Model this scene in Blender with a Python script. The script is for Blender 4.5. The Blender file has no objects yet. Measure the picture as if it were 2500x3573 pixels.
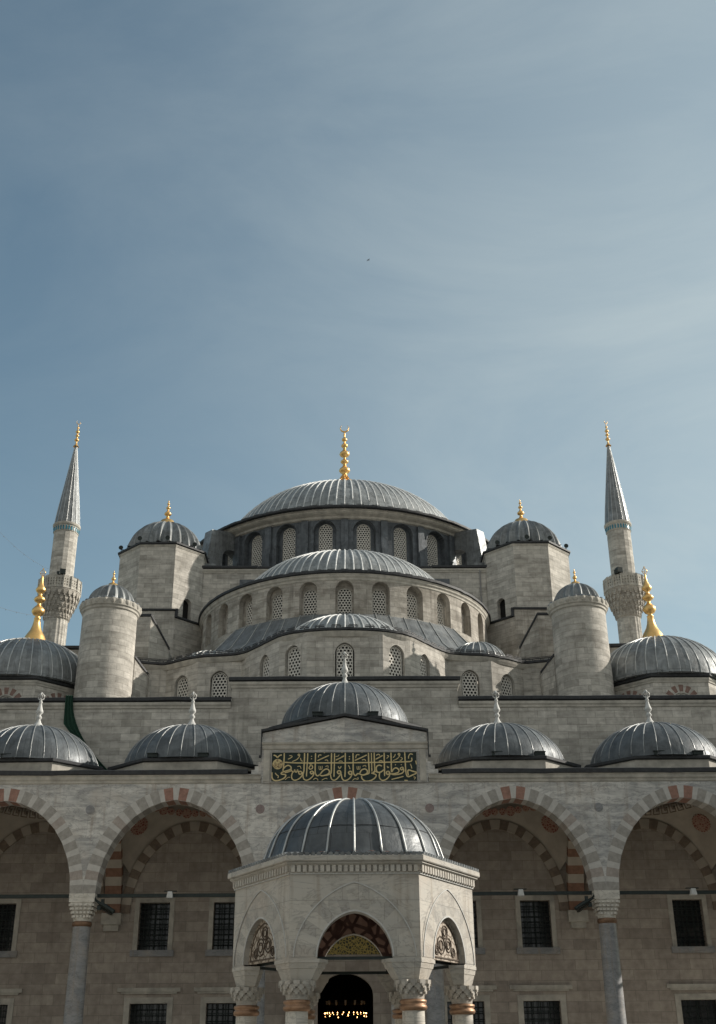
import bpy, math, random
from mathutils import Vector, Matrix
R = math.radians; PI = math.pi; sin = math.sin; cos = math.cos
random.seed(7)
C = bpy.context.scene.collection
SC = bpy.context.scene

# ------------------------------------------------------------------ camera
cam = bpy.data.cameras.new("camera"); camo = bpy.data.objects.new("camera", cam); C.objects.link(camo)
TH, PSI, RO = R(25.9), R(0.72), R(0.45)
fw = Vector((sin(PSI)*cos(TH), cos(PSI)*cos(TH), sin(TH)))
r0 = Vector((cos(PSI), -sin(PSI), 0)); u0 = r0.cross(fw)
rr = r0*cos(RO) - u0*sin(RO); uu = u0*cos(RO) + r0*sin(RO)
camo.matrix_world = Matrix(((rr.x, uu.x, -fw.x, 0.03), (rr.y, uu.y, -fw.y, 0), (rr.z, uu.z, -fw.z, 1.6), (0, 0, 0, 1)))
cam.sensor_fit = 'VERTICAL'; cam.sensor_height = 36; cam.sensor_width = 36
cam.lens = 36*4014/3573; cam.clip_start = 0.1; cam.clip_end = 2000
SC.camera = camo

# ------------------------------------------------------------------ sky, sun, exposure
SUN_EL, SUN_AZ = R(27), R(100)          # azimuth clockwise from the camera's back (-Y): 90 = +X
sd = Vector((sin(SUN_AZ)*cos(SUN_EL), -cos(SUN_AZ)*cos(SUN_EL), sin(SUN_EL)))
sl = bpy.data.lights.new("sun", 'SUN'); sl.energy = 3.6; sl.angle = R(0.55); sl.color = (1, .925, .83)
so = bpy.data.objects.new("sun", sl); C.objects.link(so); so.location = (60, 20, 60)
so.rotation_euler = sd.to_track_quat('Z', 'Y').to_euler()
W = bpy.data.worlds.new("World"); SC.world = W; W.use_nodes = True
wn, wl = W.node_tree.nodes, W.node_tree.links
bg = wn['Background']; bg.inputs[1].default_value = 0.10
sky = wn.new('ShaderNodeTexSky'); sky.sky_type = 'NISHITA'; sky.sun_disc = False
sky.sun_elevation = SUN_EL; sky.sun_rotation = math.atan2(sd.x, sd.y)
sky.air_density = 1.0; sky.dust_density = 1.2; sky.ozone_density = 1.0
tcw = wn.new('ShaderNodeTexCoord'); mpw = wn.new('ShaderNodeMapping'); mpw.inputs['Scale'].default_value = (1.0, 1.4, 2.2)
mpw.inputs['Rotation'].default_value = (0.3, 0.5, 0.4)
nz = wn.new('ShaderNodeTexNoise'); nz.inputs['Scale'].default_value = 2.3; nz.inputs['Detail'].default_value = 9; nz.inputs['Roughness'].default_value = .60; nz.inputs['Distortion'].default_value = .7
crw = wn.new('ShaderNodeValToRGB'); crw.color_ramp.elements[0].position = .40; crw.color_ramp.elements[0].color = (0, 0, 0, 1)
crw.color_ramp.elements[1].position = .78; crw.color_ramp.elements[1].color = (.42, .42, .42, 1)
hs = wn.new('ShaderNodeHueSaturation'); hs.inputs['Saturation'].default_value = .80; hs.inputs['Value'].default_value = 1.0
mixw = wn.new('ShaderNodeMix'); mixw.data_type = 'RGBA'
mixw.inputs['B'].default_value = (4.5, 5.0, 4.9, 1)
wl.new(tcw.outputs['Generated'], mpw.inputs['Vector']); wl.new(mpw.outputs[0], nz.inputs['Vector']); wl.new(nz.outputs['Fac'], crw.inputs[0])
tnt = wn.new('ShaderNodeMix'); tnt.data_type = 'RGBA'; tnt.blend_type = 'MULTIPLY'; tnt.inputs['Factor'].default_value = 1; tnt.inputs['B'].default_value = (.75, .92, .87, 1)
wl.new(sky.outputs[0], hs.inputs['Color']); wl.new(hs.outputs[0], tnt.inputs['A']); wl.new(tnt.outputs['Result'], mixw.inputs['A'])
# thin veil of high cloud, thicker towards the sun's side
sx = wn.new('ShaderNodeSeparateXYZ'); wl.new(tcw.outputs['Generated'], sx.inputs[0])
mr = wn.new('ShaderNodeMapRange'); mr.interpolation_type = 'SMOOTHSTEP'
mr.inputs['From Min'].default_value = -.35; mr.inputs['From Max'].default_value = .42; mr.inputs['To Min'].default_value = 0; mr.inputs['To Max'].default_value = .62
wl.new(sx.outputs['X'], mr.inputs['Value'])
ad = wn.new('ShaderNodeMath'); ad.operation = 'MULTIPLY'; ad.inputs[1].default_value = 1.0
a2 = wn.new('ShaderNodeMath'); a2.operation = 'ADD'; a2.inputs[1].default_value = .55
rgbw = wn.new('ShaderNodeRGBToBW'); wl.new(crw.outputs[0], rgbw.inputs[0]); wl.new(rgbw.outputs[0], a2.inputs[0])
wl.new(a2.outputs[0], ad.inputs[0]); wl.new(mr.outputs[0], ad.inputs[1])
a3 = wn.new('ShaderNodeMath'); a3.operation = 'MULTIPLY_ADD'; a3.inputs[1].default_value = .20; wl.new(rgbw.outputs[0], a3.inputs[0]); wl.new(ad.outputs[0], a3.inputs[2])
wl.new(a3.outputs[0], mixw.inputs['Factor'])
# pale fill added to the unseen sky behind the camera, neutralising shaded front faces
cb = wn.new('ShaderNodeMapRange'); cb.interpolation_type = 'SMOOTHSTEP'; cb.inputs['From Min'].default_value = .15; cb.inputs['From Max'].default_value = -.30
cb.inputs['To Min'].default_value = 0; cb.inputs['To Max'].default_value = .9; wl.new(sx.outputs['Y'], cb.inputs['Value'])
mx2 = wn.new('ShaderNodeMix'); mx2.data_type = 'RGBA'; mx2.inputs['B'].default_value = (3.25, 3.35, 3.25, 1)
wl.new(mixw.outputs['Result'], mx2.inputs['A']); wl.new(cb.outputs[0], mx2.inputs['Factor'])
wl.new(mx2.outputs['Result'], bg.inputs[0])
SC.view_settings.view_transform = 'Standard'; SC.view_settings.look = 'None'; SC.view_settings.gamma = 1
SC.view_settings.exposure = 0.5; SC.view_settings.use_curve_mapping = False

# ------------------------------------------------------------------ materials
def newmat(name):
    m = bpy.data.materials.new(name); m.use_nodes = True
    n = m.node_tree.nodes; l = m.node_tree.links; b = n['Principled BSDF']
    return m, n, l, b
def mixc(n, l, fac, a, b, mode='MIX'):
    x = n.new('ShaderNodeMix'); x.data_type = 'RGBA'; x.blend_type = mode; x.clamp_result = False
    for k, v in (('Factor', fac), ('A', a), ('B', b)):
        if hasattr(v, 'links') or isinstance(v, bpy.types.NodeSocket): l.new(v, x.inputs[k])
        elif isinstance(v, (int, float)): x.inputs[k].default_value = v
        else: x.inputs[k].default_value = (*v, 1)
    return x.outputs['Result']
def ramp(n, l, src, p0, p1, c0=(0, 0, 0), c1=(1, 1, 1)):
    r = n.new('ShaderNodeValToRGB'); e = r.color_ramp.elements
    e[0].position = p0; e[1].position = p1; e[0].color = (*c0, 1); e[1].color = (*c1, 1)
    l.new(src, r.inputs[0]); return r.outputs[0]
def noise(n, l, vec, scale, detail=4, rough=.55, dist=0):
    t = n.new('ShaderNodeTexNoise'); t.inputs['Scale'].default_value = scale; t.inputs['Detail'].default_value = detail
    t.inputs['Roughness'].default_value = rough; t.inputs['Distortion'].default_value = dist
    if vec is not None: l.new(vec, t.inputs['Vector'])
    return t.outputs['Fac']
def mapping(n, l, src, scale, rot=(0, 0, 0)):
    m = n.new('ShaderNodeMapping'); m.inputs['Scale'].default_value = scale; m.inputs['Rotation'].default_value = rot
    l.new(src, m.inputs['Vector']); return m.outputs[0]
def bump(n, l, b, h, strength, dist, prev=None):
    x = n.new('ShaderNodeBump'); x.inputs['Strength'].default_value = strength; x.inputs['Distance'].default_value = dist
    l.new(h, x.inputs['Height'])
    if prev: l.new(prev, x.inputs['Normal'])
    l.new(x.outputs[0], b.inputs['Normal']); return x.outputs[0]
def stone(name, c1, c2, mortar, bw, bh, stain=(.30, .26, .21), stainlo=.52, stainhi=.78, stamt=.6, streak=.35, rough=.85, ms=.009, offs=.5, bed=.62, hi=.35):
    m, n, l, b = newmat(name)
    tc = n.new('ShaderNodeTexCoord'); g = n.new('ShaderNodeNewGeometry')
    uvm = n.new('ShaderNodeUVMap')
    br = n.new('ShaderNodeTexBrick'); br.offset = offs
    br.inputs['Scale'].default_value = 1; br.inputs['Brick Width'].default_value = bw; br.inputs['Row Height'].default_value = bh
    br.inputs['Mortar Size'].default_value = ms; br.inputs['Mortar Smooth'].default_value = .3; br.inputs['Bias'].default_value = -.1
    br.inputs['Color1'].default_value = (*c1, 1); br.inputs['Color2'].default_value = (*c2, 1); br.inputs['Mortar'].default_value = (*mortar, 1)
    l.new(uvm.outputs[0], br.inputs['Vector'])
    nf = noise(n, l, g.outputs['Position'], 3.5, 6, .6)
    col = mixc(n, l, ramp(n, l, nf, .3, .7, (.78,)*3, (1.18,)*3), (0, 0, 0), br.outputs['Color'])
    mm = n.new('ShaderNodeMix'); mm.data_type = 'RGBA'; mm.blend_type = 'MULTIPLY'; mm.inputs['Factor'].default_value = 1
    l.new(br.outputs['Color'], mm.inputs['A']); l.new(ramp(n, l, nf, .3, .7, (.80,)*3, (1.15,)*3), mm.inputs['B']); col = mm.outputs['Result']
    # blotchy weathering
    nb = noise(n, l, g.outputs['Position'], .55, 7, .66, .8)
    fb = ramp(n, l, nb, stainlo, stainhi, (0, 0, 0), (stamt,)*3)
    col = mixc(n, l, fb, col, stain)
    # block-sized discoloured stones: a second, coarser block pattern
    br2 = n.new('ShaderNodeTexBrick'); br2.offset = .37; br2.inputs['Scale'].default_value = 1
    br2.inputs['Brick Width'].default_value = bw; br2.inputs['Row Height'].default_value = bh; br2.inputs['Mortar Size'].default_value = 0
    br2.inputs['Color1'].default_value = (0, 0, 0, 1); br2.inputs['Color2'].default_value = (1, 1, 1, 1); br2.offset = offs
    br2.inputs['Bias'].default_value = -.55
    l.new(uvm.outputs[0], br2.inputs['Vector'])
    col = mixc(n, l, ramp(n, l, br2.outputs['Color'], .3, .9, (0, 0, 0), (.5,)*3), col, (stain[0]*.9, stain[1]*.95, stain[2]))
    # bedding: darker and lighter layers running along the courses
    nh = noise(n, l, mapping(n, l, uvm.outputs[0], (.55, 3.1, 1)), 1.0, 7, .68, .35)
    col = mixc(n, l, ramp(n, l, nh, .50, .74, (0, 0, 0), (bed,)*3), col, (stain[0]*.8, stain[1]*.8, stain[2]*.8))
    col = mixc(n, l, ramp(n, l, nh, .28, .46, (hi,)*3, (0, 0, 0)), col, (.58, .54, .46))
    # vertical runs
    ns = noise(n, l, mapping(n, l, uvm.outputs[0], (2.6, .16, 1)), 1.0, 5, .6, .2)
    col = mixc(n, l, ramp(n, l, ns, .55, .74, (0, 0, 0), (streak,)*3), col, (stain[0]*.5, stain[1]*.5, stain[2]*.5))
    l.new(col, b.inputs['Base Color']); b.inputs['Roughness'].default_value = rough
    b.inputs['Specular IOR Level'].default_value = .25
    p = bump(n, l, b, br.outputs['Fac'], -.5, .012)
    bump(n, l, b, noise(n, l, g.outputs['Position'], 9, 8, .65), .5, .03, p)
    return m
def plain(name, col, rough=.6, metal=0, nscale=4, namt=.25, bstr=.15, bdist=.01, spec=.4, emit=None):
    m, n, l, b = newmat(name)
    g = n.new('ShaderNodeNewGeometry')
    nf = noise(n, l, g.outputs['Position'], nscale, 5, .6)
    c0 = tuple(c*(1-namt) for c in col); c1 = tuple(min(1, c*(1+namt)) for c in col)
    l.new(ramp(n, l, nf, .3, .7, c0, c1), b.inputs['Base Color'])
    b.inputs['Roughness'].default_value = rough; b.inputs['Metallic'].default_value = metal; b.inputs['Specular IOR Level'].default_value = spec
    if bstr: bump(n, l, b, noise(n, l, g.outputs['Position'], nscale*3, 4, .6), bstr, bdist)
    if emit: b.inputs['Emission Color'].default_value = (*emit[0], 1); b.inputs['Emission Strength'].default_value = emit[1]
    return m
def leadmat(name, col, rough=.42, metal=.55, sheet=True):
    m, n, l, b = newmat(name)
    g = n.new('ShaderNodeNewGeometry'); uvm = n.new('ShaderNodeUVMap')
    nb = noise(n, l, g.outputs['Position'], 1.6, 8, .68, .6)
    c0 = tuple(c*.52 for c in col); c1 = tuple(c*1.5 for c in col)
    c = ramp(n, l, nb, .3, .72, c0, c1)
    ns = noise(n, l, mapping(n, l, uvm.outputs[0], (5.0, .5, 1)), 1.0, 6, .65, .3)
    c = mixc(n, l, ramp(n, l, ns, .5, .72, (0, 0, 0), (.5,)*3), c, (col[0]*1.7, col[1]*1.65, col[2]*1.55))
    # sheet to sheet tone
    br = n.new('ShaderNodeTexBrick'); br.inputs['Scale'].default_value = 1; br.inputs['Brick Width'].default_value = .62
    br.inputs['Row Height'].default_value = 1.7; br.inputs['Mortar Size'].default_value = .008
    br.inputs['Color1'].default_value = (.86,)*3+(1,); br.inputs['Color2'].default_value = (1.12,)*3+(1,); br.inputs['Mortar'].default_value = (.45,)*3+(1,)
    l.new(uvm.outputs[0], br.inputs['Vector'])
    if sheet: c = mixc(n, l, 1.0, c, br.outputs['Color'], 'MULTIPLY')
    l.new(c, b.inputs['Base Color']); b.inputs['Metallic'].default_value = metal
    l.new(ramp(n, l, noise(n, l, g.outputs['Position'], 2.3, 6, .65), .3, .7, (rough-.1,)*3, (rough+.16,)*3), b.inputs['Roughness'])
    bump(n, l, b, noise(n, l, g.outputs['Position'], 2.2, 5, .6), .55, .05)
    return m
def marble(name, ca, cb, bw=1.9, bh=1.25, vein=(.78, .78, .76), ang=.7, rough=.55, warm=True):
    m, n, l, b = newmat(name)
    g = n.new('ShaderNodeNewGeometry'); uvm = n.new('ShaderNodeUVMap')
    br = n.new('ShaderNodeTexBrick'); br.inputs['Scale'].default_value = 1; br.inputs['Brick Width'].default_value = bw; br.inputs['Row Height'].default_value = bh
    br.inputs['Mortar Size'].default_value = .005; br.offset = .43; br.squash = 1
    br.inputs['Color1'].default_value = (*ca, 1); br.inputs['Color2'].default_value = (*cb, 1); br.inputs['Mortar'].default_value = (ca[0]*.6, ca[1]*.6, ca[2]*.6, 1)
    l.new(uvm.outputs[0], br.inputs['Vector'])
    # vein direction changes from slab to slab
    brv = n.new('ShaderNodeTexBrick'); brv.inputs['Scale'].default_value = 1; brv.inputs['Brick Width'].default_value = bw; brv.inputs['Row Height'].default_value = bh
    brv.inputs['Mortar Size'].default_value = 0; brv.offset = .43; brv.inputs['Color1'].default_value = (0, 0, 0, 1); brv.inputs['Color2'].default_value = (1, 1, 1, 1)
    l.new(uvm.outputs[0], brv.inputs['Vector'])
    va = noise(n, l, mapping(n, l, uvm.outputs[0], (.55, 2.6, 1), (0, 0, ang)), 1.3, 7, .6, 1.1)
    vb = noise(n, l, mapping(n, l, uvm.outputs[0], (.6, 2.4, 1), (0, 0, -ang*1.3)), 1.5, 7, .6, 1.3)
    v = mixc(n, l, brv.outputs['Color'], va, vb)
    c = mixc(n, l, ramp(n, l, v, .42, .74, (0, 0, 0), (.85,)*3), br.outputs['Color'], vein)
    c = mixc(n, l, ramp(n, l, v, .30, .52, (.5,)*3, (0, 0, 0)), c, (ca[0]*.68, ca[1]*.70, ca[2]*.74))
    # thin sharp veins
    tv = noise(n, l, mapping(n, l, uvm.outputs[0], (.5, 1.5, 1), (0, 0, ang*.8)), 2.2, 6, .58, 1.6)
    rv = n.new('ShaderNodeValToRGB'); e = rv.color_ramp.elements; e[0].position = .47; e[0].color = (0, 0, 0, 1); e[1].position = .53; e[1].color = (0, 0, 0, 1)
    k_ = e.new(.50); k_.color = (.55, .55, .55, 1); l.new(tv, rv.inputs[0])
    c = mixc(n, l, rv.outputs[0], c, (ca[0]*.5, ca[1]*.5, ca[2]*.52))
    # grime
    c = mixc(n, l, ramp(n, l, noise(n, l, g.outputs['Position'], 2.6, 8, .7), .5, .8, (0, 0, 0), (.5,)*3), c, (ca[0]*.55, ca[1]*.52, ca[2]*.47))
    if warm:
        c = mixc(n, l, ramp(n, l, noise(n, l, g.outputs['Position'], .9, 5, .6), .52, .75, (0, 0, 0), (.4,)*3), c, (.50, .41, .32))
        ns = noise(n, l, mapping(n, l, uvm.outputs[0], (4.2, .30, 1)), 1.0, 5, .62)
        c = mixc(n, l, ramp(n, l, ns, .54, .72, (0, 0, 0), (.5,)*3), c, (.27, .21, .155))
    l.new(c, b.inputs['Base Color']); b.inputs['Roughness'].default_value = rough; b.inputs['Specular IOR Level'].default_value = .3
    p = bump(n, l, b, br.outputs['Fac'], -.35, .006)
    bump(n, l, b, noise(n, l, g.outputs['Position'], 6, 6, .6), .25, .012, p)
    return m
def arabesque(name, base, line, scale, dot=None, rough=.7, lw=.09):
    m, n, l, b = newmat(name)
    g = n.new('ShaderNodeNewGeometry')
    vo = n.new('ShaderNodeTexVoronoi'); vo.inputs['Scale'].default_value = scale; vo.feature = 'DISTANCE_TO_EDGE'; l.new(g.outputs['Position'], vo.inputs['Vector'])
    v2 = n.new('ShaderNodeTexVoronoi'); v2.inputs['Scale'].default_value = scale*1.9; l.new(g.outputs['Position'], v2.inputs['Vector'])
    c = mixc(n, l, ramp(n, l, v2.outputs['Distance'], .34, .46), tuple(q*1.15 for q in base), base)
    if dot: c = mixc(n, l, ramp(n, l, v2.outputs['Distance'], .22, .30, (.8,)*3, (0, 0, 0)), c, dot)
    c = mixc(n, l, ramp(n, l, vo.outputs['Distance'], lw, lw*1.7, (1, 1, 1), (0, 0, 0)), c, line)
    c = mixc(n, l, ramp(n, l, noise(n, l, g.outputs['Position'], 5, 4), .45, .7, (0, 0, 0), (.3,)*3), c, base)
    l.new(c, b.inputs['Base Color']); b.inputs['Roughness'].default_value = rough
    return m
M = dict(
 lime=stone('limestone', (.58, .55, .495), (.39, .37, .33), (.27, .25, .22), .92, .34, stain=(.20, .185, .16), stainlo=.47, stamt=.75),
 limew=stone('weathered_limestone', (.52, .485, .43), (.35, .325, .285), (.24, .215, .19), .86, .33, stain=(.15, .13, .105), stainlo=.44, stainhi=.7, stamt=.72, streak=.5),
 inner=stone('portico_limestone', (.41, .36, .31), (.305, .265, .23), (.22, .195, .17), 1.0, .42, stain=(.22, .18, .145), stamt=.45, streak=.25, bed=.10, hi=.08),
 corn=plain('cornice_stone', (.43, .405, .355), .8, 0, 2.2, .28, .3, .015),
 marble=marble('grey_veined_marble', (.33, .33, .325), (.56, .54, .50), vein=(.78, .76, .71)),
 white=marble('white_marble', (.60, .57, .50), (.66, .62, .55), 2.4, 1.4, (.74, .71, .65)),
 kiosk=marble('kiosk_marble', (.47, .45, .405), (.57, .54, .48), 1.3, .9, (.45, .42, .37), .5),
 kioskb=marble('kiosk_marble_b', (.40, .38, .345), (.50, .475, .42), .5, .5, (.42, .39, .35), 1.1),
 vbeige=plain('beige_voussoir', (.33, .31, .28), .7, 0, 5, .2),
 vwhite=plain('white_voussoir', (.50, .48, .445), .6, 0, 5, .12),
 vgrey=plain('grey_voussoir', (.44, .43, .42), .6, 0, 5, .15),
 vfan=plain('fan_red', (.22, .14, .115), .75, 0, 5, .25),
 vredd=plain('brown_red_voussoir', (.22, .12, .08), .75, 0, 5, .25),
 vpink=plain('pinkish_voussoir', (.36, .315, .28), .7, 0, 5, .2),
 vred=plain('red_voussoir', (.30, .17, .13), .75, 0, 5, .25),
 vdark=plain('dark_voussoir', (.20, .155, .12), .75, 0, 5, .25),
 plaster=plain('vault_plaster', (.42, .37, .31), .8, 0, 1.5, .16),
 lead=leadmat('dome_lead', (.20, .212, .215), .46, .35),
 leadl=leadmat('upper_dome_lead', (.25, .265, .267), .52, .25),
 ribl=plain('pale_rib_lead', (.60, .61, .60), .5, .15, 4, .2, .2),
 ribp=plain('arcade_rib_lead', (.30, .31, .31), .45, .4, 4, .25, .2),
 leadp=leadmat('arcade_dome_lead', (.10, .112, .120), .50, .28),
 klead=leadmat('kiosk_lead', (.085, .094, .10), .44, .35),
 leadb=leadmat('skirt_lead', (.19, .202, .207), .44, .35),
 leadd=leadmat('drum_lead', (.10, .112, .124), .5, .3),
 rim=plain('rim_lead', (.040, .042, .045), .6, .2, 6, .3, .2),
 rib=plain('rib_lead', (.46, .47, .46), .38, .45, 4, .25, .2),
 gold=plain('gilded_copper', (.82, .53, .21), .40, 1, 5, .10, .06),
 lattice=plain('pierced_plaster', (.66, .635, .58), .8, 0, 6, .15, .1),
 pane=plain('dark_glass', (.020, .022, .024), .12, 0, 4, .3, .05, .003, .6),
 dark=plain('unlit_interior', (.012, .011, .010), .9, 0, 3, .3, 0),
 wire=plain('weathered_wire', (.16, .17, .18), .6, 0, 5, .2, 0),
 iron=plain('painted_iron', (.022, .030, .028), .5, .3, 8, .3, .2),
 bronze=plain('column_bronze', (.34, .205, .125), .45, .5, 12, .3, .2),
 bronzed=plain('dark_column_bronze', (.20, .12, .075), .5, .5, 12, .3, .2),
 tile=plain('turquoise_tile', (.03, .20, .28), .3, 0, 9, .35),
 green=plain('green_panel', (.003, .015, .010), .4, 0, 6, .25, .1, .004),
 letter=plain('gilt_lettering', (.62, .50, .26), .5, .15, 12, .15, .1, .003),
 scroll=plain('dark_scroll_paint', (.10, .075, .055), .8, 0, 12, .3, 0),
 goldtym=arabesque('gilded_script_panel', (.05, .045, .02), (.40, .30, .08), 9, (.03, .03, .015)),
 paint=arabesque('painted_arabesque', (.46, .40, .33), (.16, .12, .085), 6.5, (.16, .15, .10), lw=.06),
 paintred=arabesque('red_arabesque', (.34, .22, .175), (.06, .025, .02), 4.2, (.42, .28, .23), lw=.10),
 redm=arabesque('red_rosette_paint', (.20, .055, .038), (.36, .23, .17), 9, lw=.12),
 inlr=plain('rose_inlay', (.25, .195, .185), .5, 0, 9, .2),
 net=plain('green_netting', (.012, .045, .028), .9, 0, 14, .4, .5, .03),
 greym=marble('grey_column_marble', (.24, .245, .25), (.27, .27, .275), 9, 9, (.34, .34, .34), 1.2, .45),
 pav=stone('marble_paving', (.33, .31, .27), (.27, .255, .23), (.22, .21, .2), 1.2, .7, stamt=.3, streak=0),
 wfin=plain('white_stone_finial', (.52, .52, .50), .6, 0, 8, .15),
 bulb=plain('warm_bulb', (.9, .6, .3), .4, 0, 4, .1, 0, emit=((1, .50, .17), 12)),
 glassw=plain('frosted_glass', (.5, .5, .47), .3, 0, 9, .2),
 feather=plain('bird_feathers', (.09, .09, .10), .8, 0, 9, .3),
)

# ------------------------------------------------------------------ mesh helpers
class MB:
    def __init__(s): s.v = []; s.f = []; s.m = []; s.uv = []; s.sm = []
    def face(s, pts, uv=None, mi=0, smooth=False):
        pts = [Vector(p) for p in pts]
        i = len(s.v); s.v += pts; s.f.append(list(range(i, i+len(pts)))); s.m.append(mi); s.sm.append(smooth)
        if uv is None:
            nrm = Vector((0, 0, 0))
            for k in range(len(pts)):
                a, b = pts[k], pts[(k+1) % len(pts)]; nrm += a.cross(b)
            if nrm.length > 1e-12: nrm.normalize()
            if abs(nrm.z) > .8: uv = [(p.x, p.y) for p in pts]
            else:
                t = Vector((-nrm.y, nrm.x, 0)); t.normalize(); uv = [(p.dot(t), p.z) for p in pts]
        s.uv.append(uv)
    def grid(s, rows, uvr=None, mi=0, smooth=True, close=False):
        # shared vertices so smooth shading works
        base = len(s.v); nr, nc = len(rows), len(rows[0])
        for r_ in rows: s.v += [Vector(p) for p in r_]
        for i in range(nr-1):
            for j in range(nc if close else nc-1):
                j2 = (j+1) % nc
                s.f.append([base+i*nc+j, base+i*nc+j2, base+(i+1)*nc+j2, base+(i+1)*nc+j])
                m_ = mi(i, j) if callable(mi) else mi
                s.m.append(m_); s.sm.append(smooth)
                if uvr:
                    a, b, c, d = uvr[i][j], uvr[i][j+1 if close else j2], uvr[i+1][j+1 if close else j2], uvr[i+1][j]
                    s.uv.append([a, b, c, d])
                else: s.uv.append([(j, i), (j+1, i), (j+1, i+1), (j, i+1)])
    def box(s, c, d, rz=0, mi=0, taper=None):
        cx, cy, cz = c; dx, dy, dz = d[0]/2, d[1]/2, d[2]/2; ca, sa = cos(rz), sin(rz)
        def P(x, y, z):
            if taper and z > 0: x *= taper; y *= taper
            return (cx+x*ca-y*sa, cy+x*sa+y*ca, cz+z)
        p = [P(x, y, z) for z in (-dz, dz) for x, y in ((-dx, -dy), (dx, -dy), (dx, dy), (-dx, dy))]
        for q in ((0, 1, 5, 4), (1, 2, 6, 5), (2, 3, 7, 6), (3, 0, 4, 7), (4, 5, 6, 7), (3, 2, 1, 0)): s.face([p[i] for i in q], mi=mi)
    def prism(s, poly, z0, z1, mi=0, top=None, ztops=None, cap=True):
        n = len(poly); zt = ztops or [z1]*n
        for i in range(n):
            a, b = poly[i], poly[(i+1) % n]
            s.face([(a[0], a[1], z0), (b[0], b[1], z0), (b[0], b[1], zt[(i+1) % n]), (a[0], a[1], zt[i])], mi=mi)
        if cap: s.face([(p[0], p[1], zt[i]) for i, p in enumerate(poly)], mi=mi if top is None else top)
    def lathe(s, c, prof, seg=32, a0=0, a1=2*PI, fl=None, mi=0, smooth=True, rot=0):
        close = abs(a1-a0-2*PI) < 1e-6; n = seg if close else seg+1
        rows = []; uvs = []; L = 0; prev = None; rm = max(p[0] for p in prof)
        for (r_, z) in prof:
            if prev: L += math.hypot(r_-prev[0], z-prev[1])
            prev = (r_, z); row = []; uvr = []
            for k in range(n):
                a = a0+(a1-a0)*k/seg+rot
                q = r_ * (fl(a, r_) if fl else 1)
                row.append((c[0]+q*sin(a), c[1]-q*cos(a), c[2]+z))
            for k in range(seg+1): uvr.append(((a0+(a1-a0)*k/seg)*rm, c[2]+L if rm > 0 else L))
            rows.append(row); uvs.append(uvr)
        s.grid(rows, uvs, mi, smooth, close)
    def tube(s, pts, r_, n=6, mi=0, closed=False, cap=True):
        pts = [Vector(p) for p in pts]; rows = []; N = len(pts)
        for i, p in enumerate(pts):
            t = (pts[min(i+1, N-1)]-pts[max(i-1, 0)]) if not closed else pts[(i+1) % N]-pts[i-1]
            t.normalize(); up = Vector((0, 0, 1)) if abs(t.z) < .95 else Vector((1, 0, 0))
            a = t.cross(up).normalized(); b = a.cross(t)
            rad = r_[i] if isinstance(r_, (list, tuple)) else r_
            rows.append([p+a*rad*cos(2*PI*k/n)+b*rad*sin(2*PI*k/n) for k in range(n)])
        if closed: rows.append(rows[0])
        s.grid(rows, None, mi, True, True)
        if cap and not closed:
            s.face(rows[0], mi=mi); s.face(rows[-1], mi=mi)
    def sweep(s, path, prof, closed=False, mi=0, smooth=False, wav=0):
        if wav and not closed:
            q = []
            for a, b in zip(path, path[1:]):
                m_ = max(1, int(math.hypot(b[0]-a[0], b[1]-a[1])/1.3)); q += [(a[0]+(b[0]-a[0])*i/m_, a[1]+(b[1]-a[1])*i/m_) for i in range(m_)]
            path = q+[path[-1]]
        # prof: list of (outward offset, z); outward = right hand side of the walking direction turned to the camera side
        N = len(path); P2 = [Vector((p[0], p[1])) for p in path]; rows = []; L = 0; us = []
        for i in range(N):
            if closed: a, b, c = P2[i-1], P2[i], P2[(i+1) % N]
            else: a, b, c = P2[max(i-1, 0)], P2[i], P2[min(i+1, N-1)]
            def nr(p, q):
                d = q-p
                return Vector((d.y, -d.x)).normalized() if d.length > 1e-9 else None
            n1, n2 = nr(a, b), nr(b, c)
            if n1 is None: n1 = n2
            if n2 is None: n2 = n1
            m_ = (n1+n2); m_.normalize(); k = 1/max(.35, m_.dot(n1))
            if i: L += (P2[i]-P2[i-1]).length
            us.append(L)
            jz = wav*sin(i*12.9898+P2[0].x)*cos(i*4.1)
            rows.append([(b.x+m_.x*o*k, b.y+m_.y*o*k, z+jz) for o, z in prof])
        if closed: rows.append(rows[0]); us.append(L+(P2[-1]-P2[0]).length)
        for i in range(len(rows)-1):
            w = 0
            for j in range(len(prof)-1):
                h = math.hypot(prof[j+1][0]-prof[j][0], prof[j+1][1]-prof[j][1])
                s.face([rows[i][j], rows[i+1][j], rows[i+1][j+1], rows[i][j+1]], [(us[i], w), (us[i+1], w), (us[i+1], w+h), (us[i], w+h)], mi, smooth)
                w += h
    def build(s, name, mats, parent=None, loc=None, org=None):
        me = bpy.data.meshes.new(name)
        o_ = origin_of(parent) if org is None else Vector(org)
        me.from_pydata([tuple(v-o_) for v in s.v], [], s.f)
        if not isinstance(mats, (list, tuple)): mats = [mats]
        for m_ in mats: me.materials.append(M[m_] if isinstance(m_, str) else m_)
        me.polygons.foreach_set('material_index', s.m); me.polygons.foreach_set('use_smooth', s.sm)
        uvl = me.uv_layers.new(name='UVMap'); flat = [c for f in s.uv for q in f for c in (q[0], q[1])]
        uvl.data.foreach_set('uv', flat); me.update()
        o = bpy.data.objects.new(name, me); C.objects.link(o)
        if parent: o.parent = parent
        if loc is not None: o.location = Vector(loc)-origin_of(parent)
        return o
def origin_of(p):
    o = Vector((0, 0, 0))
    while p is not None: o += Vector(p.location); p = p.parent
    return o
def thing(name, label, cat, loc=(0, 0, 0), group=None):
    o = bpy.data.objects.new(name, None); C.objects.link(o); o.location = loc; o.empty_display_size = .5
    o['label'] = label; o['category'] = cat
    if group: o['group'] = group
    return o
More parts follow.
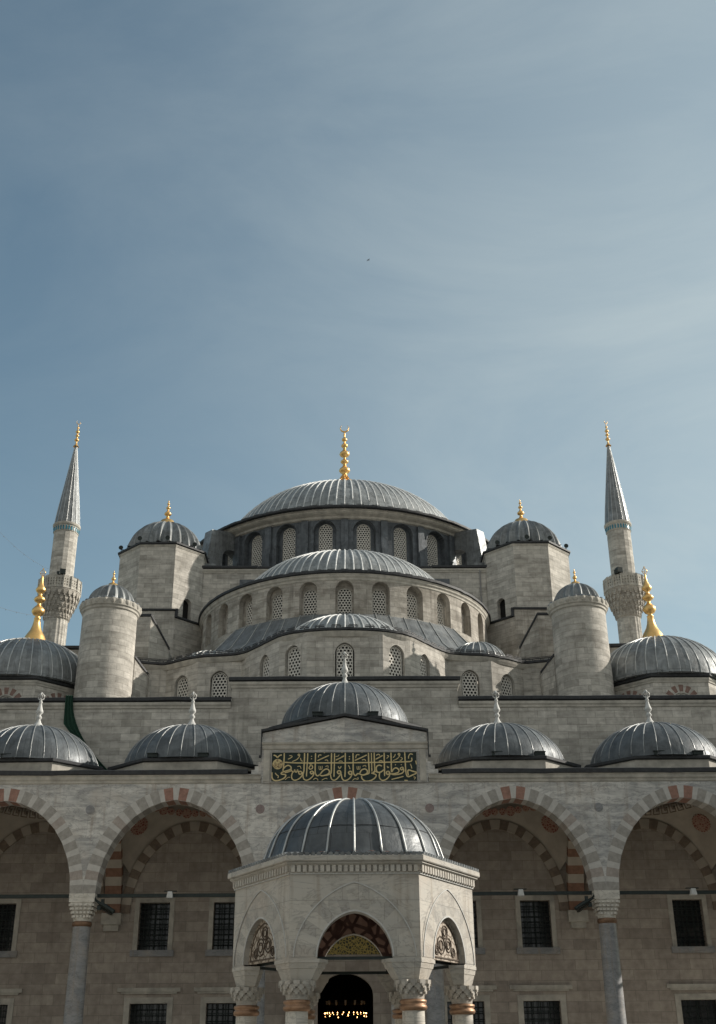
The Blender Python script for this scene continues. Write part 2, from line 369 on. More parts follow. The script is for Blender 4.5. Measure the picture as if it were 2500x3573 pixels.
def tag(o, label, cat, group=None):
    o['label'] = label; o['category'] = cat
    if group: o['group'] = group
    return o
def at_origin(o):                      # move a one-mesh thing's origin to its base
    me = o.data; xs = [v.co for v in me.vertices]
    c = Vector(((min(p.x for p in xs)+max(p.x for p in xs))/2, (min(p.y for p in xs)+max(p.y for p in xs))/2, min(p.z for p in xs)))
    me.transform(Matrix.Translation(-c)); o.location = Vector(o.location)+c; return o

def plane_map(Y, x0=0):               # wall facing the camera
    return lambda u, z, d: (x0+u, Y+d, z)
def cyl_map(cx, cy, r_):
    return lambda u, z, d: (cx+(r_-d)*sin(u/r_), cy-(r_-d)*cos(u/r_), z)
def seg_map(a, b):                    # wall from a to b (outward normal to the right of a->b seen from above = camera side)
    a = Vector(a); b = Vector(b); t = (b-a).normalized(); n_ = Vector((t.y, -t.x))
    return lambda u, z, d: (a.x+t.x*u-n_.x*d, a.y+t.y*u-n_.y*d, z)
def htop(h, u):
    x = min(1, abs(u-h['u'])/h['w']); return h['zs']+(h['zt']-h['zs'])*((1-x*x)**.5*(1-h.get('pt', 0))+h.get('pt', 0)*(1-x))
def wall(mb, mp, u0, u1, z0, z1, holes=(), depth=.3, du=2.0, mi=0, rev=True, mir=None, back=False, bmi=None):
    mir = mi if mir is None else mir
    bp = {u0, u1}; k = max(1, int(abs(u1-u0)/du))
    for i in range(k+1): bp.add(u0+(u1-u0)*i/k)
    for h in holes:
        if h['zt'] > h['zs']+1e-6:
            for i in range(17): bp.add(h['u']-h['w']*cos(PI*i/16))
        else: bp.add(h['u']-h['w']); bp.add(h['u']+h['w'])
    bp = sorted(b for b in bp if u0-1e-9 <= b <= u1+1e-9); q = [bp[0]]
    for b in bp[1:]:
        if b-q[-1] > 1e-5: q.append(b)
    zf = z1 if callable(z1) else (lambda u: z1)
    for a, b in zip(q, q[1:]):
        m_ = (a+b)/2; hs_ = sorted([h for h in holes if abs(m_-h['u']) < h['w']], key=lambda h: h['zb'])
        ca, cb = z0, z0
        for h in hs_:
            if h['zb'] > z0+1e-6:
                mb.face([mp(a, ca, 0), mp(b, cb, 0), mp(b, h['zb'], 0), mp(a, h['zb'], 0)], [(a, ca), (b, cb), (b, h['zb']), (a, h['zb'])], mi)
            ca, cb = htop(h, a), htop(h, b)
        mb.face([mp(a, ca, 0), mp(b, cb, 0), mp(b, zf(b), 0), mp(a, zf(a), 0)], [(a, ca), (b, cb), (b, zf(b)), (a, zf(a))], mi)
    if rev:
        for h in holes:
            o = outline(h)
            for (ua, za), (ub, zb_) in zip(o, o[1:]):
                mb.face([mp(ua, za, 0), mp(ub, zb_, 0), mp(ub, zb_, depth), mp(ua, za, depth)],
                        [(ua+za, 0), (ub+zb_, 0), (ub+zb_, depth), (ua+za, depth)], mir)
            if back:
                mb.face([mp(u, z, depth) for u, z in o[:-1]], [(u, z) for u, z in o[:-1]], mir if bmi is None else bmi)
def outline(h):
    o = [(h['u']-h['w'], h['zb'])]
    if h['zt'] > h['zs']+1e-6:
        for i in range(17):
            u = h['u']-h['w']*cos(PI*i/16); o.append((u, htop(h, u)))
    else: o += [(h['u']-h['w'], h['zt']), (h['u']+h['w'], h['zt'])]
    o += [(h['u']+h['w'], h['zb']), (h['u']-h['w'], h['zb'])]
    return o
def hole(u, w, zb, zs, zt=None, pt=0): return dict(u=u, w=w, zb=zb, zs=zs, zt=zs if zt is None else zt, pt=pt)
def arch_pt(uc, w, zs, rise, t, pt=.05):     # t 0..1 by angle
    a = PI*t; return (uc-w*cos(a), zs+rise*((1-pt)*sin(a)+pt*(1-abs(cos(a)))))
def vring(mb, mp, uc, w, zs, rise, th, pattern, proud=.005, depth=.5, back=False, pt=.05, soffit=True, t0=0, t1=1, side=False):
    # pattern: list of (width weight, material index)
    N = 240; pts = [arch_pt(uc, w, zs, rise, t0+(t1-t0)*i/N, pt) for i in range(N+1)]
    cum = [0]
    for a, b in zip(pts, pts[1:]): cum.append(cum[-1]+math.hypot(b[0]-a[0], b[1]-a[1]))
    tot = sum(p[0] for p in pattern)
    def at(s_):
        s_ *= cum[-1]; j = 0
        lo, hi = 0, N
        while hi-lo > 1:
            md = (lo+hi)//2
            if cum[md] <= s_: lo = md
            else: hi = md
        f = (s_-cum[lo])/max(1e-9, cum[lo+1]-cum[lo]); a, b = pts[lo], pts[lo+1]
        x, z = a[0]+(b[0]-a[0])*f, a[1]+(b[1]-a[1])*f
        dx, dz = b[0]-a[0], b[1]-a[1]; L = math.hypot(dx, dz)
        return (x, z), (x-dz/L*th, z+dx/L*th)
    s0 = 0
    for wt, mi in pattern:
        s1 = s0+wt/tot; k = 2
        for i in range(k):
            (a, A), (b, B) = at(s0+(s1-s0)*i/k), at(min(1, s0+(s1-s0)*(i+1)/k))
            uvq = [a, b, B, A]
            mb.face([mp(a[0], a[1], -proud), mp(b[0], b[1], -proud), mp(B[0], B[1], -proud), mp(A[0], A[1], -proud)], uvq, mi)
            if soffit: mb.face([mp(a[0], a[1], -proud), mp(b[0], b[1], -proud), mp(b[0], b[1], depth), mp(a[0], a[1], depth)], [(a[0], 0), (b[0], 0), (b[0], depth), (a[0], depth)], mi)
            if back: mb.face([mp(a[0], a[1], depth), mp(b[0], b[1], depth), mp(B[0], B[1], depth), mp(A[0], A[1], depth)], uvq, mi)
            if side: mb.face([mp(A[0], A[1], -proud), mp(B[0], B[1], -proud), mp(B[0], B[1], depth), mp(A[0], A[1], depth)], uvq, mi)
        s0 = s1
def bands(n, a=(1, 0), b=(.6, 1), key=None):
    half = []
    for i in range(n): half += [a, b]
    if key: return half[::-1][::-1]+key+half[::-1]
    return half+[a]

def circle(cx, cy, r_, n=64, a0=0, a1=2*PI):
    full = abs(a1-a0-2*PI) < 1e-6; k = n if full else n+1
    return [(cx+r_*sin(a0+(a1-a0)*i/n), cy-r_*cos(a0+(a1-a0)*i/n)) for i in range(k)]
def dome(name, c, r_, h, nrib, parent, seg=None, a0=0, a1=2*PI, mat='lead', ribr=.028, fl=None, z_apron=None, seams=(.36, .72), e=1.0, rm='rib'):
    mb = MB(); prof = []; n = 22
    for i in range(n+1):
        t = (PI/2)*i/n; k = 1+sum(.004 if t < PI/2*s_ else 0 for s_ in seams)
        prof.append((max(.001, r_*cos(t)**e)*k, h*sin(t)))
    if z_apron: prof = [(z_apron[0], z_apron[1])]+prof
    seg = seg or max(48, nrib)
    mb.lathe(c, prof, seg, a0, a1, fl=fl)
    if nrib and not fl:
        full = abs(a1-a0-2*PI) < 1e-6
        for k in range(nrib if full else nrib+1):
            a = a0+(a1-a0)*(k+.5*0)/nrib; pts = []
            t_end = .93 if k % 2 == 0 else .86
            if z_apron: pts.append((c[0]+z_apron[0]*sin(a), c[1]-z_apron[0]*cos(a), c[2]+z_apron[1]))
            for i in range(13):
                t = PI/2*t_end*i/12; q = r_*cos(t)**e+ribr*.55
                pts.append((c[0]+q*sin(a), c[1]-q*cos(a), c[2]+h*sin(t)+ribr*.5))
            mb.tube(pts, ribr, 5, mi=1, cap=False)
    return mb.build(name, [mat, rm], parent)
def flute(n, amp=.07):
    return lambda a, r_: 1-amp*abs(sin(a*n/2))**1.0 if r_ > .05 else 1
def finial_prof(H, w, n=4, bk=.5):
    # flared foot, then stacked bulbs shrinking upwards, spike
    p = [(w, 0), (w*.93, H*.015), (w*.62, H*.06), (w*.36, H*.11), (w*.25, H*.17), (w*.20, H*.21)]
    z = H*.21; rem = H*.70; ws, hs_ = {2: ([1.0, .55], [1, .7]), 3: ([1.0, .6, .38], [1, .7, .5]), 4: ([1.0, .82, .86, .5], [1.0, .75, .95, .7]), 5: ([1.0, .72, .92, .62, .5], [1.0, .62, .95, .62, .6])}[n]; T = sum(hs_)
    for k in range(n):
        hh = rem*hs_[k]/T; b = w*bk*ws[k]
        p += [(b*.34, z+hh*.10), (b*.80, z+hh*.22), (b, z+hh*.38), (b*.86, z+hh*.54), (b*.50, z+hh*.70), (b*.30, z+hh*.86), (b*.28, z+hh)]
        z += hh
    p += [(w*.10, H*.93), (w*.05, H*.97), (.004, H)]
    return p
def finial(name, c, H, w, parent, n=4, mat='gold', cres=.0, fluted=False, kind='crescent', rz=0, bk=.5, sk=0):
    mb = MB(); fl = (lambda a, r_: 1-.13*abs(sin(a*7)) if r_ > w*.24 and False else 1)
    prof = finial_prof(H, w, n, bk) if n != 4 or bk != .5 else [(q*.0080*w/.66, z*H/456) for q, z in ((70, 0), (66, 10), (55, 28), (39, 55), (28, 90), (21, 135), (25, 139), (19, 145), (15, 155), (34, 166), (46, 186), (44, 203), (30, 220), (14, 236), (13, 252), (32, 263), (41, 277), (33, 291), (15, 305), (12, 322), (28, 333), (37, 349), (27, 367), (15, 390), (9, 420), (7, 445), (3, 456))]
    if sk: prof = [(prof[0][0]*1.35, -sk)]+prof
    mb.lathe(c, prof, 20)
    if fluted:                                     # petals of the flared foot
        for k in range(14):
            a = 2*PI*k/14
            mb.tube([(c[0]+q*sin(a), c[1]-q*cos(a), c[2]+z) for q, z in ((w*1.38, -1.2), (w*1.04, -.01*H), (w*.98, .01*H), (w*.64, .065*H), (w*.38, .115*H), (w*.25, .18*H))], [w*.15, w*.13, w*.125, w*.085, w*.05, w*.02], 7)
    if cres:
        pts = []; rad = []
        if kind == 'crescent':
            for i in range(25):
                a = -PI/2+(i-12)/12*PI*.82; pts.append((c[0]+cres*cos(a)*cos(rz), c[1]+cres*cos(a)*sin(rz), c[2]+H+cres*.86+cres*sin(a))); rad.append(max(.006, cres*.20*cos((i-12)/12*PI/2)))
            mb.tube(pts, rad, 6)
        else:                                      # openwork leaf tip
            for s_ in (-1, 1):
                mb.tube([(c[0]+s_*x*cres, c[1], c[2]+H+z*cres) for x, z in ((0, -.2), (.55, .35), (.8, .9), (.45, 1.45), (0, 2.0), (-.15, 2.3))], cres*.11, 5)
            mb.tube([(c[0], c[1], c[2]+H-.1*cres), (c[0], c[1], c[2]+H+1.5*cres)], cres*.1, 5)
            mb.tube([(c[0]-.7*cres, c[1], c[2]+H+.9*cres), (c[0], c[1], c[2]+H+.5*cres), (c[0]+.7*cres, c[1], c[2]+H+.9*cres)], cres*.08, 5)
    return mb.build(name, mat, parent)
_lat = {}
def lattice_mesh(w, h, rise, pitch=.185, fr=.045):
    key = (round(w, 3), round(h, 3), round(rise, 3), pitch)
    if key in _lat: return _lat[key]
    mb = MB(); hl = hole(0, w, 0, h-rise, h, .12)
    ro = pitch/math.sqrt(3)*1.0; ri = ro*.66; d = .05
    def inside(x, z, mg): return abs(x) < w-mg and z > mg and z < htop(hl, x)-mg
    dz = pitch*math.sqrt(3)/2; j = 0; z = dz*.5
    while z < h+dz:
        x = -math.floor(w/pitch)*pitch-(pitch/2 if j % 2 else 0)
        while x < w+pitch:
            if inside(x, z, -.01):
                o_ = []; i_ = []
                for k in range(6):
                    a = PI/6+k*PI/3
                    ox, oz = x+ro*cos(a), z+ro*sin(a)
                    ox = max(-w, min(w, ox)); oz = max(0, min(htop(hl, ox), oz))
                    o_.append((ox, oz)); ix, iz = x+ri*cos(a), z+ri*sin(a)
                    ix = max(-w, min(w, ix)); iz = max(0, min(htop(hl, ix), iz)); i_.append((ix, iz))
                for k in range(6):
                    k2 = (k+1) % 6
                    mb.face([(o_[k][0], 0, o_[k][1]), (o_[k2][0], 0, o_[k2][1]), (i_[k2][0], 0, i_[k2][1]), (i_[k][0], 0, i_[k][1])])
                    mb.face([(i_[k][0], 0, i_[k][1]), (i_[k2][0], 0, i_[k2][1]), (i_[k2][0], d, i_[k2][1]), (i_[k][0], d, i_[k][1])])
            x += pitch
        z += dz; j += 1
    ol = outline(hl)
    def sc(p): return (p[0]*(1-fr/w), fr+(p[1])*(1-2*fr/h))
    for a, b in zip(ol, ol[1:]):
        A, B = sc(a), sc(b)
        mb.face([(a[0], -.03, a[1]), (b[0], -.03, b[1]), (B[0], -.03, B[1]), (A[0], -.03, A[1])])
        mb.face([(A[0], -.03, A[1]), (B[0], -.03, B[1]), (B[0], .02, B[1]), (A[0], .02, A[1])])
    src = mb.build('window', 'lattice', None); me = src.data; bpy.data.objects.remove(src)
    mp_ = MB(); mp_.face([(x, .14, z) for x, z in ol[:-1]]); s2 = mp_.build('pane', 'pane', None); me2 = s2.data; bpy.data.objects.remove(s2)
    _lat[key] = (me, me2); return _lat[key]
def lattice_window(parent, pos, rz, w, h, rise, pitch=.185):
    me, me2 = lattice_mesh(w, h, rise, pitch)
    o = bpy.data.objects.new('window', me); C.objects.link(o); o.parent = parent
    o.location = Vector(pos)-origin_of(parent); o.rotation_euler = (0, 0, rz)
    p = bpy.data.objects.new('pane', me2); C.objects.link(p); p.parent = o
    return o
def rail(mb, cx, cy, r_, z, a_list, L=.55, mi=0):         # snow guards lying along a dome's rim
    for a in a_list:
        x, y = cx+r_*sin(a), cy-r_*cos(a)
        mb.box((x, y, z+.09), (L, .035, .05), a, mi); mb.box((x, y, z+.17), (L*.9, .03, .03), a, mi)
        for s_ in (-.4, .4): mb.box((x+s_*L*cos(a), y+s_*L*sin(a), z+.05), (.03, .05, .12), a, mi)

# ================================================================== SETTING
mb = MB(); S = 900
mb.face([(-S, -S, 0), (S, -S, 0), (S, S, 0), (-S, S, 0)])
o = mb.build('ground', 'pav'); o['kind'] = 'structure'

# ================================================================== PRAYER HALL
hall = thing('mosque', 'great domed grey stone mosque hall with cascading half domes, rising behind the arcade', 'mosque', (0, 53.5, 0))
YH = 53.5
COP = [(.0, 0), (.10, .02), (.16, .05), (.17, .19), (.12, .22), (-.3, .26)]       # lead coping profile, z relative
MOLD = [(0, -.30), (.05, -.28), (.06, -.20), (.11, -.14), (.12, -.03), (.0, -.0)]
def coping(mb, path, z, closed=False, k=1.0, mi=0): mb.sweep(path, [(o_*k, z+q*k) for o_, q in COP], closed, mi, False, .022)
def mold(mb, path, z, closed=False, k=1.0, mi=0): mb.sweep(path, [(o_*k, z+q*k) for o_, q in MOLD], closed, mi)

# front wall with its two storeys of windows
WX = [-22.0, -18.5, -15.2, -8.42, -5.15, 5.15, 8.42, 15.2, 18.5, 22.0]
mb = MB()
hs1 = [hole(x, .665, 6.38, 8.36) for x in WX]+[hole(x, .80, 1.9, 4.24) for x in WX]+[hole(0, 1.19, -.1, 4.55, 5.41, .1)]
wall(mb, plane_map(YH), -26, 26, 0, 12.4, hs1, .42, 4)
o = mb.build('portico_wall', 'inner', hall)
mb = MB()
mp = plane_map(YH)
def topz(u): return 17.5
wall(mb, mp, -26, -5.42, 12.4, 17.5, [], du=30); wall(mb, mp, 5.42, 26, 12.4, 17.5, [], du=30)
wall(mb, plane_map(YH), -5.42, 5.42, 12.4, 18.5, [], du=30)
for s_ in (-1, 1): mb.face([(s_*5.42, YH, 17.5), (s_*5.42, YH+2.4, 17.5), (s_*5.42, YH+2.4, 18.5), (s_*5.42, YH, 18.5)])
for s_ in (-1, 1): mb.face([(s_*26, YH, 0), (s_*26, 106, 0), (s_*26, 106, 17.5), (s_*26, YH, 17.5)])
o = mb.build('front_wall', 'lime', hall)
mb = MB()
for pth, z in (([(-26, YH), (-5.42, YH)], 17.5), ([(5.42, YH), (26, YH)], 17.5), ([(-5.42, YH+2.4), (-5.42, YH), (5.42, YH), (5.42, YH+2.4)], 18.5)):
    coping(mb, pth, z)
o = mb.build('coping', 'rim', hall)
mb = MB()
for pth, z in (([(-26, YH), (-5.44, YH)], 17.5), ([(5.44, YH), (26, YH)], 17.5), ([(-5.42, YH+2.4), (-5.42, YH), (5.42, YH), (5.42, YH+2.4)], 18.5)):
    mold(mb, pth, z-.003, k=1.1)
o = mb.build('cornice', 'corn', hall)
mb = MB()
mb.face([(-26, YH+.02, 17.45), (26, YH+.02, 17.45), (26, 106, 17.45), (-26, 106, 17.45)])
mb.face([(-5.4, YH+.02, 18.52), (5.4, YH+.02, 18.52), (5.4, YH+2.38, 18.52), (-5.4, YH+2.38, 18.52)])
mb.build('terrace_roof', 'leadb', hall)
# lower windows: stone frame, sill, iron grille and dark pane
def grille_window(x, z0, z1, hw, lower):
    f = MB(); t = .20 if not lower else .24
    zc = (z0+z1)/2; hh = z1-z0
    for s_ in (-1, 1): f.box((x+s_*(hw+t/2), YH-.012, zc), (t, .05, hh), mi=0)
    f.box((x, YH-.012, z1+t/2), (2*hw+2*t, .05, t), mi=0)
    if lower: f.box((x, YH-.05, z1+t+.30), (2*hw+1.1, .16, .16), mi=0); f.box((x, YH-.03, z1+t+.18), (2*hw+.8, .1, .08), mi=0)
    o = f.build('window_frame', 'white' if False else 'corn', hall)
    s_ = MB(); s_.box((x, YH-.04, z0-.13), (2*hw+.56, .16, .26)); s_.build('sill', 'greym', o)
    g = MB()
    nx, nz_ = (6, 9) if not lower else (7, 10)
    for i in range(1, nx): g.tube([(x-hw+2*hw*i/nx, YH+.2, z0), (x-hw+2*hw*i/nx, YH+.2, z1)], .017, 4)
    for j in range(1, nz_): g.tube([(x-hw, YH+.22, z0+hh*j/nz_), (x+hw, YH+.22, z0+hh*j/nz_)], .017, 4)
    g.build('grille', 'iron', o)
    p = MB(); p.face([(x-hw, YH+.40, z0), (x+hw, YH+.40, z0), (x+hw, YH+.40, z1), (x-hw, YH+.40, z1)])
    for i in range(5): p.box((x-hw+2*hw*(i)/4, YH+.38, zc), (.05, .03, hh), mi=1)
    for j in range(7): p.box((x, YH+.375, z0+hh*j/6), (2*hw, .03, .04), mi=1)
    p.build('pane', ['pane', 'lattice' if False else 'iron'], o)
for x in WX:
    grille_window(x, 6.38, 8.36, .665, False); grille_window(x, 1.9, 4.24, .80, True)
# portal: tympanum with gilded script, frame, dark doorway chamber
mb = MB()
wall(mb, plane_map(YH-.35), -2.5, 2.5, 0, 9.4, [hole(0, 1.95, -.1, 5.6, 7.25, .3)], .35, 9)
for s_ in (-1, 1): mb.face([(s_*2.5, YH-.35, 0), (s_*2.5, YH, 0), (s_*2.5, YH, 9.4), (s_*2.5, YH-.35, 9.4)])
po = mb.build('portal', 'marble', hall)
mb = MB()
hl = hole(0, 1.9, 6.15, 6.15, 7.12, .3); mb.face([(u, YH-.03, z) for u, z in outline(hl)[:-1]])
mb.build('script_panel', 'goldtym', po)
mb = MB(); vring(mb, plane_map(YH-.35), 0, 1.95, 5.6, 1.65, .14, [(1, 0)]*10, .03, .05, pt=.3); mb.build('portal_arch', 'vwhite', po)
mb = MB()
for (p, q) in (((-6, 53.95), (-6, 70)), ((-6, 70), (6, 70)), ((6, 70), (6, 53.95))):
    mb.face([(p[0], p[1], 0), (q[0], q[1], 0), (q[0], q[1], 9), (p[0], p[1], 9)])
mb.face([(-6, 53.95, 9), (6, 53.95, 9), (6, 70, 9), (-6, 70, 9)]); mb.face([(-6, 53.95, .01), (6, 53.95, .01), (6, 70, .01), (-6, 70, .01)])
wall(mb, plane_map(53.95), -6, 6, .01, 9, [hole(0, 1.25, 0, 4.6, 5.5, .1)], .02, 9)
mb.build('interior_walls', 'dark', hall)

# exedra tier: faceted wall, eave, windows
half = [(1.95, 56.0), (3.4, 56.85), (5.05, 58.95), (5.6, 59.85), (8.0, 60.15), (9.9, 61.45), (11.6, 61.15)]
plan = [(-x, y) for x, y in half[::-1]]+half
mb = MB(); ex_windows = []
for i, (a, b) in enumerate(zip(plan, plan[1:])):
    L = math.hypot(b[0]-a[0], b[1]-a[1]); mp = seg_map(a, b); holes = []
    if i in (6, 5, 7, 4, 8, 2, 10, 1, 11):
        hw = .40 if i != 6 else .42; zb, zt = (19.55, 21.30)
        if i in (2, 10, 1, 11): zb, zt = 19.35, 21.12; hw = .42
        if i in (4, 8): hw = .36
        uc = L/2; holes = [hole(uc, hw+.07, zb, zt-.45, zt+.07, .15)]
        p = mp(uc, zb+.03, .20); t = Vector((b[0]-a[0], b[1]-a[1])).normalized()
        ex_windows.append((p, math.atan2(t.y, t.x), hw, zt-zb, hw*.95))
    wall(mb, mp, 0, L, 17.4, 21.9, holes, .30, 9)
mb.build('exedra_wall', 'lime', hall)
for p, rz, hw, h, rs in ex_windows: lattice_window(hall, p, rz, hw, h, rs, .19)
# smooth eave path
def smooth_path(pts, it=3):
    for _ in range(it):
        q = [pts[0]]
        for a, b in zip(pts, pts[1:]): q += [(a[0]*.75+b[0]*.25, a[1]*.75+b[1]*.25), (a[0]*.25+b[0]*.75, a[1]*.25+b[1]*.75)]
        q.append(pts[-1]); pts = q
    return pts
eh = [(0, 55.80), (1.75, 55.98), (3.15, 56.55), (3.85, 57.45), (4.6, 58.5), (5.5, 59.62), (6.6, 59.92), (7.7, 60.0), (8.9, 60.6), (9.95, 61.45), (10.7, 61.25), (11.6, 61.0)]
ep = smooth_path([(-x, y) for x, y in eh[::-1]][:-1]+eh, 2)
mb = MB(); coping(mb, ep, 21.93, k=.8); mb.build('exedra_eave', 'rim', hall)
mb = MB(); mb.sweep(ep, [(-.25, 21.60), (-.05, 21.66), (.03, 21.80), (.08, 21.925)]); mb.build('exedra_cornice', 'corn', hall)
# lead skirt between exedra eave and the half dome drum
mb = MB(); SY = 73.0; SR = 9.45
pol = []
for (x, y) in ep:
    th = math.atan2(x, SY-y); pol.append((th, math.hypot(x, SY-y)))
rows = [[], [], [], [], []]; uvs = [[], [], [], [], []]
N = len(pol); cumL = 0
for i, (th, ro_) in enumerate(pol):
    for j, (f, z) in enumerate(((0, 22.13), (.22, 22.3), (.5, 22.75), (.78, 24.1), (1, 25.85))):
        thq = round(th/R(13.2)) if False else th
        q = ro_+(SR-.02-ro_)*f
        rows[j].append((q*sin(th), SY-q*cos(th), z)); uvs[j].append((th*13, f*5))
mb.grid(rows, uvs, 0, True)
for k in range(-11, 12):
    th = R(5.5*k)
    if abs(th) > pol[-1][0]: continue
    i = min(range(N), key=lambda i: abs(pol[i][0]-th)); pr = [rows[j][i] for j in range(5)]
    mb.tube([Vector(p)+Vector((0, -.01, .02)) for p in pr], .028, 5, mi=1, cap=False)
mb.build('lead_skirt', ['leadb', 'rib'], hall)
o = dome('exedra_dome', (0, 61.3, 22.0), 3.75, 2.5, 44, hall, e=1.0, z_apron=(5.25, .12), ribr=.045, mat='leadl', rm='ribl')
for s_ in (-1, 1): dome('exedra_dome', (s_*7.55, 62.6, 22.0), 1.75, 1.55 if s_ > 0 else 1.05, 24, hall, z_apron=(2.4, .1), ribr=.036)
mb = MB(); 
for s0 in range(0, len(ep)-2, 2):
    a, b = ep[s0], ep[s0+1]; mx, my = (a[0]+b[0])/2, (a[1]+b[1])/2; rz = math.atan2(b[1]-a[1], b[0]-a[0])
    mb.box((mx, my+.12, 22.25), (.52, .035, .05), rz); mb.box((mx, my+.12, 22.33), (.45, .03, .03), rz); mb.box((mx, my+.12, 22.17), (.04, .05, .12), rz)
mb.build('snow_guard', 'rim', hall)

# half dome and its drum
mb = MB(); holes = []; a_s = [R(13.2*k) for k in range(-5, 6)]; r_s = 9.5; a_s += [R(78.5), R(-78.5)]
holes = [hole(a*r_s, .55, 25.78, 27.34, 27.92, 0) for a in a_s]
wall(mb, cyl_map(0, SY, r_s), -R(89)*r_s, R(89)*r_s, 21.9, 27.95, holes, .46, .45)
inn = [hole(a*(r_s-.46), .42, 25.80, 27.2, 27.62, .1) for a in a_s]
wall(mb, cyl_map(0, SY, r_s-.46), -R(89)*(r_s-.46), R(89)*(r_s-.46), 25.7, 28.0, inn, .25, .45)
mb.build('half_dome_drum', 'limew', hall)
for a in a_s:
    q = r_s-.46-.08; lattice_window(hall, (q*sin(a), SY-q*cos(a), 25.80), a, .43, 1.84, .42, .185)
arc = circle(0, SY, r_s, 72, -R(90), R(90))
mb = MB(); coping(mb, circle(0, SY, r_s+.12, 72, -R(90), R(90)), 28.30, k=1.0); mb.build('half_dome_eave', 'rim', hall)
mb = MB(); mb.sweep(arc, [(0, 27.90), (.05, 27.95), (.06, 28.05), (.14, 28.14), (.15, 28.22), (.2, 28.298)], smooth=False); mb.build('half_dome_cornice', 'corn', hall)
dome('half_dome', (0, SY, 28.5), 7.4, 4.53, 80, hall, z_apron=(9.6, .03), ribr=.055, mat='leadl', rm='ribl')
mb = MB(); rail(mb, 0, SY, 9.45, 28.5, [R(4.9*k) for k in range(-18, 19)], .5); mb.build('snow_guard', 'rim', hall)

# great square block carrying the main dome
mb = MB(); X1 = 10.6
mb.prism([(-X1, 73.0), (X1, 73.0), (X1, 101), (-X1, 101)], 17.4, 32.75)
mb.build('dome_base', 'lime', hall)
mb = MB(); coping(mb, [(-X1, 101), (-X1, 73.0), (-6.0, 73.0)], 32.7); coping(mb, [(6.0, 73.0), (X1, 73.0), (X1, 101)], 32.7)
coping(mb, [(-5.99, 73.0), (5.99, 73.0)], 32.66, k=.9); mb.face([(-X1, 73, 32.78), (X1, 73, 32.78), (X1, 101, 32.78), (-X1, 101, 32.78)]); 
mb.build('base_coping', 'rim', hall)
mb = MB(); mold(mb, [(-X1, 73.0), (X1, 73.0)], 32.69); mb.tube([(9.3, 72.93, 32.6), (9.3, 72.93, 28.6)], .05, 6, 1); mb.build('base_cornice', ['corn', 'greym'], hall)
mb = MB(); mb.box((-6.55, 72.2, 30.7), (1.0, 1.4, 1.2)); mb.box((6.55, 72.2, 30.7), (1.0, 1.4, 1.2)); mb.build('lead_hatch', 'leadd', hall)

# main drum: 26 arched bays between pilasters
MY = 87.0; r_d = 11.85
mb = MB(); a_m = [2*PI*(k+.5)/26 for k in range(26)]; 
a_m = [a-2*PI if a > PI else a for a in a_m]
holes = [hole(a*r_d, .82, 34.3, 36.65, 37.47, 0) for a in a_m]
wall(mb, cyl_map(0, MY, r_d), -PI*r_d, PI*r_d, 32.7, 37.55, holes, .42, .5)
rq = r_d-.42
wall(mb, cyl_map(0, MY, rq), -PI*rq, PI*rq, 33.0, 37.6, [hole(a*rq, .50, 34.6, 36.9, 37.38, .1) for a in a_m], .25, .5)
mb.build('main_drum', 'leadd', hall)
mb = MB()
for a in a_m:       # thin hood mould round each bay, splayed pilasters between the bays
    vring(mb, cyl_map(0, MY, r_d), a*r_d, .82, 36.65, .82, .07, [(1, 0)]*8, .05, .02, pt=0, side=True)
    b = a+PI/26
    q = r_d+.06; mb.box((q*sin(b), MY-q*cos(b), 35.3), (.50, .30, 4.3), b, 0)
    q = r_d+.20; mb.box((q*sin(b), MY-q*cos(b), 34.2), (.42, .2, 2.2), b, 0)
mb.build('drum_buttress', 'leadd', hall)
for a in a_m:
    if abs(a) < R(110):
        q = rq-.10; lattice_window(hall, (q*sin(a), MY-q*cos(a), 34.6), a, .51, 2.78, .48, .19)
mb = MB(); mb.sweep(circle(0, MY, r_d, 120), [(0, 37.5), (.15, 37.55), (.22, 37.68), (.5, 37.78), (.62, 37.86), (.66, 37.95), (.8, 38.0)], True); mb.build('drum_cornice', 'corn', hall)
mb = MB(); coping(mb, circle(0, MY, 12.72, 120), 38.0, True); rail(mb, 0, MY, 12.62, 38.2, [2*PI*k/70 for k in range(70)], .62)
mb.build('drum_eave', 'rim', hall)
dome('main_dome', (0, MY, 38.0), 10.2, 7.12, 100, hall, seg=120, z_apron=(12.6, .24), ribr=.062, mat='leadl', rm='ribl')
o = finial('dome_finial', (0, MY, 46.25), 5.4, 1.12, hall, 5, cres=.36, fluted=True, bk=.43, sk=1.2)

# flying buttresses beside the main drum
for s_ in (-1, 1):
    mb = MB(); a = s_*R(45)
    ca, sa = cos(a), sin(a)
    def BP(q, z, t): return (q*sa+t*ca, MY-q*ca+t*sa, z)     # q radial, t across
    hw = .42; n_ = 12
    prof_top = [(11.6, 37.35), (13.2, 37.15), (14.6, 36.9), (15.3, 36.5), (15.5, 33.0)]
    arcp = [(11.35+1.75*(1-cos(PI*i/n_))/2, 35.6+.75*sin(PI*i/n_)) for i in range(n_+1)]
    poly = [(11.0, 36.4), (11.0, 37.75), (12.7, 37.75), (14.15, 37.45), (14.6, 34.5), (14.7, 33.0), (13.1, 33.0)]+arcp[::-1]+[(11.35, 36.4)]
    for t in (-hw, hw): 
        for (i0, i1) in ((0, 0),): mb.face([BP(q, z, t) for q, z in poly])
    m_ = len(poly)
    for i in range(m_):
        p, q = poly[i], poly[(i+1) % m_]; mb.face([BP(p[0], p[1], -hw), BP(q[0], q[1], -hw), BP(q[0], q[1], hw), BP(p[0], p[1], hw)])
    mb.build('flying_buttress', 'leadb', hall)

